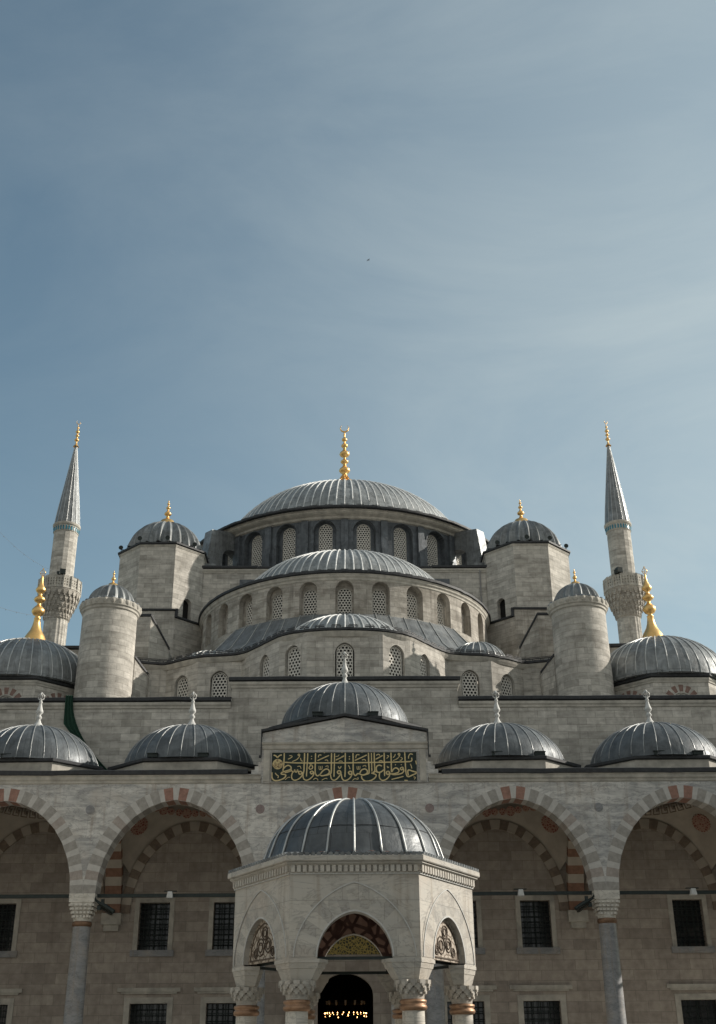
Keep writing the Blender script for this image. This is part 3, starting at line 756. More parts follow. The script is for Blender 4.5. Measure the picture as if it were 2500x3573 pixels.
# weight towers
def octagon(cx, cy, rc, rot=PI/8): return [(cx+rc*sin(rot+k*PI/4), cy-rc*cos(rot+k*PI/4)) for k in range(8)]
for s_ in (-1, 1):
    cx, cy = s_*12.62, 74.1
    mb = MB(); poly = octagon(cx, cy, 3.12, -PI/8)
    for k in range(8):
        a, b = poly[k], poly[(k+1) % 8]; L = math.hypot(b[0]-a[0], b[1]-a[1]); mp = seg_map(a, b)
        door = (s_ < 0 and k == 1) or (s_ > 0 and k == 7)
        wall(mb, mp, 0, L, 17.4, 33.75, [hole(L*.52 if s_ < 0 else L*.45, .34, 28.55, 29.85, 30.15, .1)] if door else [], .35, 9, back=True, bmi=1)
        if door: 
            vr = MB(); 
    tw = mb.build('weight_tower', ['lime', 'dark'], hall)
    mb = MB(); oc = octagon(cx, cy, 3.12, -PI/8)
    mold(mb, oc, 33.76, True, .55); mb.build('tower_cornice', 'corn', tw)
    mb = MB(); coping(mb, octagon(cx, cy, 3.15, -PI/8), 33.76, True, .8); mb.build('tower_eave', 'rim', tw)
    dome('tower_dome', (cx, cy, 34.0), 2.72, 2.62, 24, tw, seg=288, fl=flute(24, .12), z_apron=(3.2, -.02), seams=())
    finial('finial', (cx, cy, 36.88), 1.68, .46, tw, 3, cres=.0, bk=.56, sk=.35)
    # plinth, stepped down towards the half dome
    V = lambda x, y: (s_*x, y)
    mb = MB(); pp = [V(16.2, 70.8), V(11.13, 70.8), V(9.30, 72.63), V(9.30, 76.5), V(16.2, 76.5)]
    mb.prism(pp, 17.4, 28.32)
    mb.prism([V(16.2, 70.79), V(11.14, 70.79), V(11.14, 71.5), V(16.2, 71.5)], 28.0, 28.82); mb.build('tower_plinth', 'limew' if s_ > 0 else 'lime', hall)
    mb = MB(); c1 = [V(16.2, 70.8), V(11.13, 70.8), V(11.0, 70.93)]; c2 = [V(11.02, 70.91), V(9.30, 72.63), V(9.30, 73.2)]
    if s_ > 0: c1 = c1[::-1]; c2 = c2[::-1]
    coping(mb, c1, 28.80, k=.7); coping(mb, c2, 28.30, k=.7)
    mb.face([(x, y, 28.95) for x, y in [V(16.2, 70.75), V(11.0, 70.75), V(11.0, 71.5), V(16.2, 71.5)]]); mb.face([(x, y, 28.46) for x, y in pp])
    mb.box((s_*11.03, 70.86, 28.66), (.16, .2, .6), 0); mb.build('plinth_coping', 'rim', hall)
    # connecting block from the tower to the great wall, with a lead top
    mb = MB(); mb.prism([(s_*9.0, 73.6), (s_*12, 73.6), (s_*12, 78), (s_*9.0, 78)], 30, 33.4, top=0); mb.build('link_roof', 'leadb', hall)
    # buttress wall with sloping top
    A = (s_*12.9, 62.6); B = (s_*11.30, 62.6); D = (s_*8.9, 67.4); E = (s_*12.9, 69.5)
    pl = [A, B, D, E] if s_ < 0 else [B, A, E, D]
    zt = {A: 25.35, B: 25.35, D: 24.0, E: 25.35}
    Bm = (s_*11.05, 62.95)
    mb = MB()
    top = [A, (s_*11.20, 62.6), (s_*10.2, 63.65), (s_*10.2, 69.5), E]; zz = [25.3, 25.3, 23.62, 23.62, 25.3]
    mb.prism(top, 17.4, 0, ztops=zz); mb.build('stepped_buttress', 'limew' if s_ > 0 else 'lime', hall)
    mb = MB(); pts3 = [(s_*12.9, 62.54, 25.33), (s_*11.17, 62.54, 25.33), (s_*10.15, 63.60, 23.62)]; dn = [Vector((0, 1.2, 0)), Vector((-s_*-.5, 1.0, 0)), Vector((s_*.7, .7, 0))]
    for i in range(2):
        p, q = Vector(pts3[i]), Vector(pts3[i+1]); u_ = Vector((0, 0, .13)); b1, b2 = dn[i], dn[i+1]
        for f in ((p, q, q+u_, p+u_), (p+u_, q+u_, q+b2+u_, p+b1+u_), (p, q, q+b2, p+b1)): mb.face(f)
    mb.build('buttress_coping', 'rim', hall)
    # low step beside the turret
    mb = MB(); mb.prism([(s_*12.9, 59.6), (s_*11.35, 59.6), (s_*10.8, 60.6), (s_*10.8, 61.8), (s_*12.9, 61.8)], 17.4, 0, ztops=[21.75, 21.75, 21.1, 21.1, 21.75])
    mb.build('low_buttress', 'lime', hall)
    mb = MB(); pts3 = [(s_*12.9, 59.52, 21.78), (s_*11.33, 59.52, 21.78), (s_*10.74, 60.55, 21.13)]
    for p, q in zip(pts3, pts3[1:]):
        p, q = Vector(p), Vector(q); u_ = Vector((0, 0, .13)); b_ = Vector((-s_*.0, .6, 0))
        for f in ((p, q, q+u_, p+u_), (p+u_, q+u_, q+b_+u_, p+b_+u_), (p, q, q+b_, p+b_)): mb.face(f)
    mb.build('low_buttress_coping', 'rim', hall)
    # block of wall between exedra tier and tower plinth
    mb = MB(); mb.prism([(s_*9.2, 66.5), (s_*12.6, 66.5), (s_*12.6, 71), (s_*9.2, 71)], 17.4, 22.6); mb.build('corner_infill', 'leadb', hall)
    # side wing roof seen behind the turret
    mb = MB(); mb.prism([(s_*13.0, 66), (s_*20, 66), (s_*20, 96), (s_*13.0, 96)], 17.4, 24.55); mb.build('side_wing', 'lime', hall)
    mb = MB(); pth = [(-20, 96), (-20, 66), (-13, 66)] if s_ < 0 else [(13, 66), (20, 66), (20, 96)]; coping(mb, pth, 24.5)
    mb.face([(s_*13.0, 66, 24.6), (s_*20, 66, 24.6), (s_*20, 96, 24.6), (s_*13.0, 96, 24.6)]); mb.build('side_wing_coping', 'rim', hall)
    # round stair turret
    tx, ty = s_*12.72, 58.7
    mb = MB(); mb.lathe((tx, ty, 0), [(1.49, 17.4), (1.45, 23.88)], 48)
    tu = mb.build('stair_turret', 'lime', hall)
    mb = MB(); mb.lathe((tx, ty, 0), [(1.45, 23.80), (1.52, 23.86), (1.53, 23.96), (1.60, 24.02), (1.61, 24.3), (1.58, 24.36), (1.2, 24.40)], 96, smooth=False)
    for k in range(24):
        a = 2*PI*k/24; q = 1.585; mb.lathe((tx+(q-.07)*sin(a), ty-(q-.07)*cos(a), 24.06), [(.10, 0), (.155, .08), (.165, .2), (.14, .28), (.001, .31)], 8)
    mb.build('turret_cornice', 'corn', tu)
    dome('turret_dome', (tx, ty, 24.32), 1.33, 1.3, 18, tu, seg=216, fl=flute(18, .13), z_apron=(1.5, .03), seams=())
    mb = MB()
    for k in range(24):
        a = 2*PI*k/24; q = 1.50; mb.lathe((tx+q*sin(a), ty-q*cos(a), 24.36), [(.15, 0), (.10, .08), (.001, .1)], 8)
    mb.build('scalloped_edge', 'leadb', tu)
    finial('finial', (tx, ty, 25.72), .84, .24, tu, 2, sk=.15)
    # corner dome on an octagonal drum
    dx, dy = s_*17.4, 60.9
    mb = MB(); oc = octagon(dx, dy, 3.80, -PI/8); fans = []; wins = []
    for k in range(8):
        a, b = oc[k], oc[(k+1) % 8]; L = math.hypot(b[0]-a[0], b[1]-a[1]); mp = seg_map(a, b)
        holes = [hole(L/2, .50, 17.6, 18.55, 19.05, 0)] if k in (0, 1, 7) else []
        wall(mb, mp, 0, L, 17.4, 19.85, holes, .3, 9)
        if holes:
            t = Vector((b[0]-a[0], b[1]-a[1])).normalized(); wins.append((mp(L/2, 17.75, .15), math.atan2(t.y, t.x)))
            for j in range(-3, 4):
                an = R(90+j*27); fans.append((mp, L/2, an))
    cd = mb.build('corner_drum', 'lime', hall)
    fi = 0
    for mp, uc, an in fans:
        if fi % 7 == 0: mb = MB()
        fi += 1
        c_, s2 = cos(an), sin(an); q = []
        for rad, wd in ((.56, .085), (.92, .13)):
            for sg in (-1, 1): q.append((uc+rad*c_-sg*wd*s2, 18.55+rad*s2+sg*wd*c_))
        mb.face([mp(q[0][0], q[0][1], -.006), mp(q[1][0], q[1][1], -.006), mp(q[3][0], q[3][1], -.006), mp(q[2][0], q[2][1], -.006)])
        if fi % 7 == 0: mb.build('voussoir_fan', 'vfan', cd)
    for p, rz in wins: lattice_window(hall, p, rz, .50, 1.30, .48, .2)
    mb = MB(); mold(mb, oc, 19.86, True, .9); mb.build('corner_drum_cornice', 'corn', cd)
    mb = MB(); coping(mb, octagon(dx, dy, 3.86, -PI/8), 19.86, True, .85); rail(mb, dx, dy, 3.82, 20.0, [2*PI*k/16+.2 for k in range(16)], .6); mb.build('corner_dome_eave', 'rim', cd)
    dome('corner_dome', (dx, dy, 20.0), 3.82, 3.1, 42, cd, z_apron=(4.0, .05), ribr=.036)
    finial('corner_finial', (dx*.992, dy, 23.42), 3.75, .66, cd, 4, cres=.20, kind='leaf', sk=.5)

# ================================================================== MINARETS
def minaret(x, y, label):
    t = thing('minaret', label, 'minaret', (x, y, 0), 'minarets behind the mosque')
    fl16 = lambda a, r_: 1-.035*abs(sin(a*8))
    mb = MB(); mb.lathe((x, y, 0), [(1.5, 0), (1.45, 17), (1.22, 17.5), (1.17, 32), (1.13, 41.2)], 128, fl=lambda a, r_: 1-.045*abs(sin(a*10)), smooth=False); mb.build('lower_shaft', 'lime', t)
    mb = MB(); mb.lathe((x, y, 0), [(1.19, 43.9), (1.17, 50.15)], 16, smooth=False, rot=PI/16); mb.build('upper_shaft', 'lime', t)
    # muqarnas corbel
    mb = MB(); n = 24; tiers = [(41.1, 1.14), (41.6, 1.30), (42.1, 1.50), (42.6, 1.70), (43.1, 1.86)]
    mb.lathe((x, y, 0), [(1.12, 40.9), (1.2, 41.0), (1.26, 41.5), (1.46, 42.0), (1.68, 42.5), (1.8, 43.0), (2.0, 43.5), (2.04, 43.6), (2.04, 43.72)], 60, smooth=False)
    for j, (z, q) in enumerate(tiers):
        for k in range(n):
            a = 2*PI*(k+.5*(j % 2))/n; wdt = 2*PI*q/n*.62
            mb.box((x+q*sin(a), y-q*cos(a), z+.25), (wdt, .30, .36), a, 0); mb.box((x+(q+.03)*sin(a), y-(q+.03)*cos(a), z-.02), (wdt*.5, .18, .18), a, 0)
    mb.build('muqarnas_corbel', 'limew', t)
    mb = MB(); oc = [(x+2.04*sin(2*PI*k/16), y-2.04*cos(2*PI*k/16)) for k in range(16)]
    for k in range(16):
        a, b = oc[k], oc[(k+1) % 16]; L = math.hypot(b[0]-a[0], b[1]-a[1]); mp = seg_map(a, b)
        hl = [hole(L*(i+.5)/3, .05, z, z+.16) for i in range(3) for z in (43.98, 44.26, 44.54)]
        wall(mb, mp, 0, L, 43.72, 44.95, hl, .1, 9); wall(mb, seg_map((x+(a[0]-x)*.95, y+(a[1]-y)*.95), (x+(b[0]-x)*.95, y+(b[1]-y)*.95)), 0, L*.95, 43.72, 44.95, [], .1, 9)
        mb.box((a[0], a[1], 44.34), (.14, .14, 1.3), 0)
        for i in range(4): q = mp(L*(i+.5)/4, 45.02, .05); mb.box(q, (.12, .06, .14), 0, taper=.3)
    mb.sweep(oc, [(.03, 43.70), (.07, 43.73), (.05, 43.82), (-.0, 43.85)], True)
    mb.face([(px, py, 43.75) for px, py in oc]); mb.build('balcony', 'corn', t)
    mb = MB(); mb.lathe((x, y, 0), [(1.17, 50.1), (1.22, 50.16), (1.24, 50.72), (1.34, 50.82), (1.37, 50.95), (1.37, 51.02), (1.28, 51.08)], 48, smooth=False); mb.build('collar', 'corn', t)
    mb = MB()
    for k in range(28):
        a = 2*PI*k/28; q = 1.245; mb.box((x+q*sin(a), y-q*cos(a), 50.40), (.135, .035, .36), a); q = 1.25
        mb.lathe((x+q*sin(a), y-q*cos(a), 50.56), [(.067, 0), (.04, .09), (.002, .12)], 8)
    mb.build('tile_band', 'tile', t)
    mb = MB(); mb.lathe((x, y, 0), [(1.30, 51.0), (1.25, 51.1), (1.05, 53.0), (.12, 60.2), (.01, 60.5)], 16, smooth=False, rot=PI/16)
    for k in range(16):
        a = 2*PI*k/16+PI/16; mb.tube([(x+q*sin(a), y-q*cos(a), z) for q, z in ((1.26, 51.08), (1.05, 53.0), (.12, 60.2))], .03, 4, 1, cap=False)
    mb.build('spire', ['leadb', 'rib'], t)
    finial('finial', (x, y, 60.2), 2.75, .30, t, 4, cres=.20, rz=.5, bk=.8)
    mb = MB(); mb.box((x+(.55 if x < 0 else -.85), y-1.75, 45.35), (.55, .5, .5), .3); mb.box((x+(.35 if x < 0 else -1.1), y-1.7, 45.15), (.35, .7, .35), -.4); mb.tube([(x+(.55 if x < 0 else -.85), y-1.8, 44.5), (x+(.55 if x < 0 else -.85), y-1.8, 45.3)], .05, 5)
    lo = mb.build('loudspeaker_cluster', 'iron', t)
    return t
minaret(-27.95, 105, 'slender stone minaret with pointed lead spire, standing left of the domes')
minaret(27.6, 105, 'slender stone minaret with pointed lead spire, standing right of the domes')

# ================================================================== PORTICO
portico = thing('portico', 'marble arcade with striped arches and small lead domes across the front of the mosque', 'arcade', (0, 47, 0))
BAY = 6.84; YA = 47.0; TW = .90; ZS = 7.9
ks = range(-3, 4)
mb = MB()
holes = [hole(k*BAY, 2.92, ZS-.01, ZS, 11.5, .05) for k in ks]
for h in holes: h['zb'] = ZS-.005
def apt(h, u): return h
def htop_arch(h, u): pass
wall(mb, plane_map(YA), -3.5*BAY, 3.5*BAY, ZS, 12.2, holes, .9, 30, rev=False)
wall(mb, plane_map(YA+TW), -3.5*BAY, 3.5*BAY, ZS, 12.2, holes, .9, 30, rev=False)
mb.build('arcade_wall', 'marble', portico)
pat = []
for i in range(9): pat += [(.92+.16*((i*7) % 5)/4, 3 if (i*5) % 4 == 1 else 0), (.55+.12*((i*3) % 4)/3, 1)]
pat = pat+[(1.0, 2), (.55, 1), (1.0, 2)]+pat[::-1]
for k in ks:
    mb = MB(); vring(mb, plane_map(YA), k*BAY, 2.92, ZS, 3.6, .50, pat, .012, TW, pt=.05)
    mb.build('arch', ['vbeige', 'vwhite', 'vred', 'vpink'], portico)
# cornice and lead coping
mb = MB(); CP = [(0, 12.15), (.04, 12.18), (.05, 12.26), (.10, 12.32), (.11, 12.42), (.16, 12.48)]
mb.sweep([(-24, YA), (-3.42, YA)], CP); mb.sweep([(3.42, YA), (24, YA)], CP); mb.build('arcade_cornice', 'corn', portico)
mb = MB()
for a, b in ((-24, -3.95), (3.95, 24)):
    mb.sweep([(a, YA), (b, YA)], [(.15, 12.48), (.19, 12.5), (.20, 12.66), (.14, 12.69), (-.4, 12.70)], wav=.02)
mb.build('arcade_coping', 'rim', portico)
mb = MB(); mb.face([(-24, YA+.05, 12.66), (24, YA+.05, 12.66), (24, YH-.003, 12.66), (-24, YH-.003, 12.66)]); mb.build('portico_roof', 'leadb', portico)
# frontal gable over the entrance bay with little steps at its feet
def gz(u): return 14.22+(14.86-14.22)*(1-abs(u)/3.40)
mb = MB(); wall(mb, plane_map(YA-.06), -3.40, 3.40, 12.15, gz, [], du=3.4)
wall(mb, plane_map(YA+.65), -3.40, 3.40, 12.6, gz, [], du=3.4)
for s_ in (-1, 1): mb.face([(s_*3.4, YA-.06, 12.15), (s_*3.4, YA+.65, 12.15), (s_*3.4, YA+.65, 14.22), (s_*3.4, YA-.06, 14.22)])
for s_ in (-1, 1):
    for j, (w, z) in enumerate(((.56, 12.52), (.42, 12.68), (.28, 12.84), (.14, 13.0))): mb.box((s_*(3.40+w/2+.002), YA+.1, z-.08+.02*0), (w, .34+.004*j, .158))
mb.build('entrance_gable', 'marble', portico)
mb = MB(); mb.sweep([(-3.42, YA-.06), (3.42, YA-.06)], [(.0, 13.50), (.05, 13.55), (.06, 13.68), (.12, 13.74), (.13, 13.80), (.0, 13.84)]); 
for s_ in (-1, 1): mb.box((s_*3.2, YA-.075, 12.85), (.26, .06, 1.3))
mb.build('gable_moulding', 'corn', portico)
mb = MB()
for s_ in (-1, 1):
    p = Vector((0, YA-.2, 14.91)); q = Vector((s_*3.46, YA-.2, 14.24)); u_ = Vector((0, 0, .10)); b_ = Vector((0, 1.0, 0))
    for f in ((p, q, q+u_, p+u_), (p+u_, q+u_, q+u_+b_, p+u_+b_), (p, q, q+b_, p+b_), (q, q+u_, q+u_+b_, q+b_)): mb.face(f)
    mb.box((s_*3.44, YA-.1, 13.72), (.045, .12, 1.0), 0)
    mb.box((s_*3.48, YA-.1, 13.22), (.10, .10, .10), 0)
mb.build('gable_coping', 'rim', portico)
# small lead domes over the bays
def bay_dome(x, z0, r_, h, front, zo, white_fin=True, kk=0):
    # low irregular octagonal drum
    hw, hs2, yf = 1.52, 3.18, YA+.42
    oc = [(x-hw, yf), (x+hw, yf), (x+hs2, yf+1.55), (x+hs2, 52.2), (x+hw, 53.2), (x-hw, 53.2), (x-hs2, 52.2), (x-hs2, yf+1.55)]
    mb = MB(); mb.prism(oc, 12.6, z0-.12); dr = mb.build('bay_drum', 'corn', portico)
    mb = MB(); coping(mb, [(px, py) for px, py in oc], z0-.13, True, .75); mb.build('drum_coping', 'rim', dr)
    dm = dome('bay_dome', (x, 50.2, z0), r_, h, 32, dr, z_apron=(3.1, .02), ribr=.024, mat='leadp', rm='ribp')
    mb = MB(); c = (x, 50.2, z0+h+.06)
    H = 1.42; w = .26
    pr = [(w*1.3, -.14), (w, 0), (w*.95, .05), (w*.7, .10), (w*.45, .2), (w*.28, .32), (w*.33, .36), (w*.52, .42), (w*.36, .49), (w*.28, .53), (w*.3, .56), (w*.58, .64), (w*.62, .70), (w*.45, .82), (w*.3, .96), (w*.2, 1.08), (w*.34, 1.13), (w*.2, 1.18), (w*.14, 1.25)]
    mb.lathe(c, pr, 16)
    for a in (0, PI/2):
        pts = [(c[0]+q*cos(a), c[1]+q*sin(a), c[2]+1.2+zz) for q, zz in ((0, 0), (.13, .1), (.14, .22), (.06, .30), (0, .38), (-.06, .30), (-.14, .22), (-.13, .1), (0, 0))]
        mb.tube(pts, .03, 5)
    mb.build('bay_finial', 'wfin', dr)
    return dr
for k in (-3, -2, -1, 1, 2, 3): bay_dome(k*BAY*.995, 13.28, 2.83, 2.07, True, 0)
bay_dome(0, 15.0, 2.85, 2.22, True, 0)
# columns with capitals
for k in range(-4, 4):
    x = (k+.5)*BAY; y = YA+TW/2
    mb = MB(); mb.lathe((x, y, 0), [(.40, 1.2), (.375, 1.3), (.335, 6.74)], 32); sh = mb.build('column', 'greym', portico)
    mb = MB(); mb.lathe((x, y, 0), [(.335, 6.70), (.37, 6.74), (.385, 6.80), (.37, 6.87), (.335, 6.90)], 32); mb.build('bronze_ring', 'bronzed', sh)
    mb = MB(); mb.box((x, y, .95), (1.0, 1.0, .5)); mb.lathe((x, y, 0), [(.5, 1.2), (.5, 1.3), (.40, 1.4)], 24); mb.build('base', 'white', sh)
    mb = MB(); 
    mb.lathe((x, y, 0), [(.34, 6.88), (.36, 7.02)], 24)
    tiers = [(7.02, .30), (7.16, .345), (7.30, .39), (7.44, .43)]
    for j, (z, q) in enumerate(tiers):
        mb.box((x, y, z+.07), (q*2, q*2, .14), 0)
        for i in range(5):
            for sx, sy in ((1, 0), (-1, 0), (0, 1), (0, -1)):
                o_ = (i-2)*q*.42
                mb.box((x+sx*(q+.02)+sy*o_, y+sy*(q+.02)+sx*o_, z+.045), (.09, .09, .09), 0)
    mb.box((x, y, 7.66), (.98, .92, .17)); mb.box((x, y, 7.82), (1.0, .935, .16))
    mb.build('capital', 'white', sh)
# iron tie bars
for k in ks:
    mb = MB(); mb.box((k*BAY, YA+TW/2, 7.86), (BAY-1.02, .11, .13)); mb.build('tie_bar', 'iron', portico)
for k in range(-3, 3):
    mb = MB(); mb.box(((k+.5)*BAY, (YA+.9+YH)/2, 7.86), (.10, YH-YA-.92, .12)); mb.build('tie_bar', 'iron', portico)
# platform
mb = MB(); mb.box((0, 50.0, .36), (48, 6.9, .7)); mb.build('platform', 'white', portico)
# vaults: pendentives, painted frieze, cap; transverse and wall arches
AX, AY2 = 3.07, 2.78; YC = (YA+TW+YH)/2
def vz(x, y):
    q = 1-(x*x/(AX*AX)+y*y/(AY2*AY2))/2; return ZS+5.62*max(0, q)**.5
for k in ks:
    xc = k*BAY; mb = MB(); rows = []; n = 48; rho = 2.45
    fr = []
    for j in range(9):
        row = []
        for i in range(n):
            a = 2*PI*i/n+PI/4; dx, dy = cos(a), sin(a)
            lim = min(AX/abs(dx) if abs(dx) > 1e-6 else 9, AY2/abs(dy) if abs(dy) > 1e-6 else 9)
            rin = 2.5
            q = lim+(min(rin, lim*.9)-lim)*j/8
            row.append((xc+dx*q, YC+dy*q, vz(dx*q, dy*q)))
        rows.append(row)
    mb.grid(rows, None, 0, True, True)
    top = rows[-1]
    zc = max(p[2] for p in top)+.05
    ring1 = [(p[0], p[1], zc) for p in top]
    mb.grid([top, ring1], None, 0, True, True)
    cap = [ring1]
    for j in range(1, 7):
        t = PI/2*j/6; cap.append([(xc+(p[0]-xc)*cos(t), YC+(p[1]-YC)*cos(t), zc+1.6*sin(t)) for p in ring1])
    mb.grid(cap, None, 0, True, True)
    va = mb.build('vault', 'plaster', portico)
    # frieze: band of painted scrolls hung 6 mm below the pendentive edge
    mb = MB(); m2 = 44
    for i in range(m2):
        a = 2*PI*i/m2; 
        def sp(aa, q): 
            dx, dy = cos(aa)*q, sin(aa)*q; return (xc+dx, YC+dy, vz(dx, dy)-.014)
        if k % 2:      # chain of lozenge links
            da = 2*PI/m2; w = da*.46 if i % 3 else da*.62; hh = .12 if i % 3 else .17
            pts = [sp(a+w*cos(t_)*1.0, 2.52+hh*sin(t_)) for t_ in [2*PI*q/10 for q in range(10)]]; mb.face(pts)
        else:          # running scroll
            da = 2*PI/m2
            pts = [sp(a+da*u_, 2.52+v_) for u_, v_ in ((0, -.14), (.45, -.14), (.45, .04), (.25, .04), (.25, -.05), (.12, -.05), (.12, .13), (.8, .13), (.8, -.14), (1, -.14))]
            mb.tube([Vector(p) for p in pts], .028, 4, cap=False)
    mb.build('painted_frieze', 'redm' if k % 2 else 'vdark', va)
    for sx in (-1, 1):
        for sy in (1,):
            px, py = sx*2.42, sy*2.02
            e_ = .02; nx = -(vz(px+e_, py)-vz(px-e_, py))/(2*e_); ny = -(vz(px, py+e_)-vz(px, py-e_))/(2*e_)
            nv = Vector((nx, ny, 1)).normalized(); ctr = Vector((xc+px, YC+py, vz(px, py)))-nv*.06
            ta = nv.cross(Vector((0, 0, 1))).normalized(); tb = nv.cross(ta)
            mb = MB(); N_ = 40
            rim_ = [ctr+ta*cos(2*PI*i/N_)*(.40 if i % 2 else .44)+tb*sin(2*PI*i/N_)*(.40 if i % 2 else .44) for i in range(N_)]
            mb.face(rim_); mb.face([p+nv*.05 for p in rim_])
            for i in range(N_): mb.face([rim_[i], rim_[(i+1) % N_], rim_[(i+1) % N_]+nv*.05, rim_[i]+nv*.05])
            mb.build('rosette', 'redm', va)
    # wall arch of the back wall
    mb = MB(); vring(mb, plane_map(YH), xc, 2.66, ZS, 3.57, .42, [(1, 0), (1.05, 1)]*13+[(1, 0)], .10, 0, pt=.05); mb.build('wall_arch', ['vdark', 'plaster'], portico)
for k in range(-3, 3):
    xc = (k+.5)*BAY; mb = MB()
    vring(mb, lambda u, z, d: (xc+.35-d, u, z), YC, 2.52, ZS, 3.55, .46, [(1, 0), (1, 1)]*12+[(1, 0)], 0, .70, back=True, pt=.05)
    ars = []
    mb.build('transverse_arch', ['vredd', 'plaster'], portico)
    mb = MB(); mb.box((xc, YH-.16, 7.66), (.86, .32, .48)); mb.box((xc, YH-.10, 7.3), (.66, .2, .26)); mb.build('bracket', 'corn', portico)
# round inlays in the spandrels
for k in range(-3, 3):
    x = (k+.5)*BAY; mb = MB(); N_ = 28; rad = .18
    c = [(x+rad*cos(2*PI*i/N_), YA-.015, 11.12+rad*sin(2*PI*i/N_)) for i in range(N_)]; mb.face(c)
    for i in range(N_): a, b = c[i], c[(i+1) % N_]; mb.face([a, b, (b[0], YA, b[2]), (a[0], YA, a[2])])
    mb.build('spandrel_inlay', 'rd' if False else ('greym' if abs(x) > 5 else 'inlr') if 'inlr' in M else 'greym', portico)

for s_ in (-1, 1):
    mb = MB(); L = 54; mp = (lambda u, z, d, s_=s_: (s_*(24+d), YA-u, z))
    wall(mb, mp, 0, L, ZS, 12.6, [hole(3.4+6.75*i, 2.9, ZS-.005, ZS, 11.4, .05) for i in range(8)], .9, 30)
    wall(mb, (lambda u, z, d, s_=s_: (s_*(31-d), YA-u, z)), 0, L, 0, 12.6, [], .9, 54)
    for i in range(8): mb.box((s_*24.45, YA-6.75*(i+1), 4.3), (.7, .7, 7.2))
    mb.face([(s_*23.9, YA, 12.6), (s_*31, YA, 12.6), (s_*31, YA-L, 12.6), (s_*23.9, YA-L, 12.6)])
    mb.build('side_gallery', 'marble', portico)
    for i in range(8): dome('gallery_dome', (s_*27.4, YA-3.4-6.75*i, 13.0), 2.85, 2.05, 0, portico, seg=32, z_apron=(3.1, -.4))
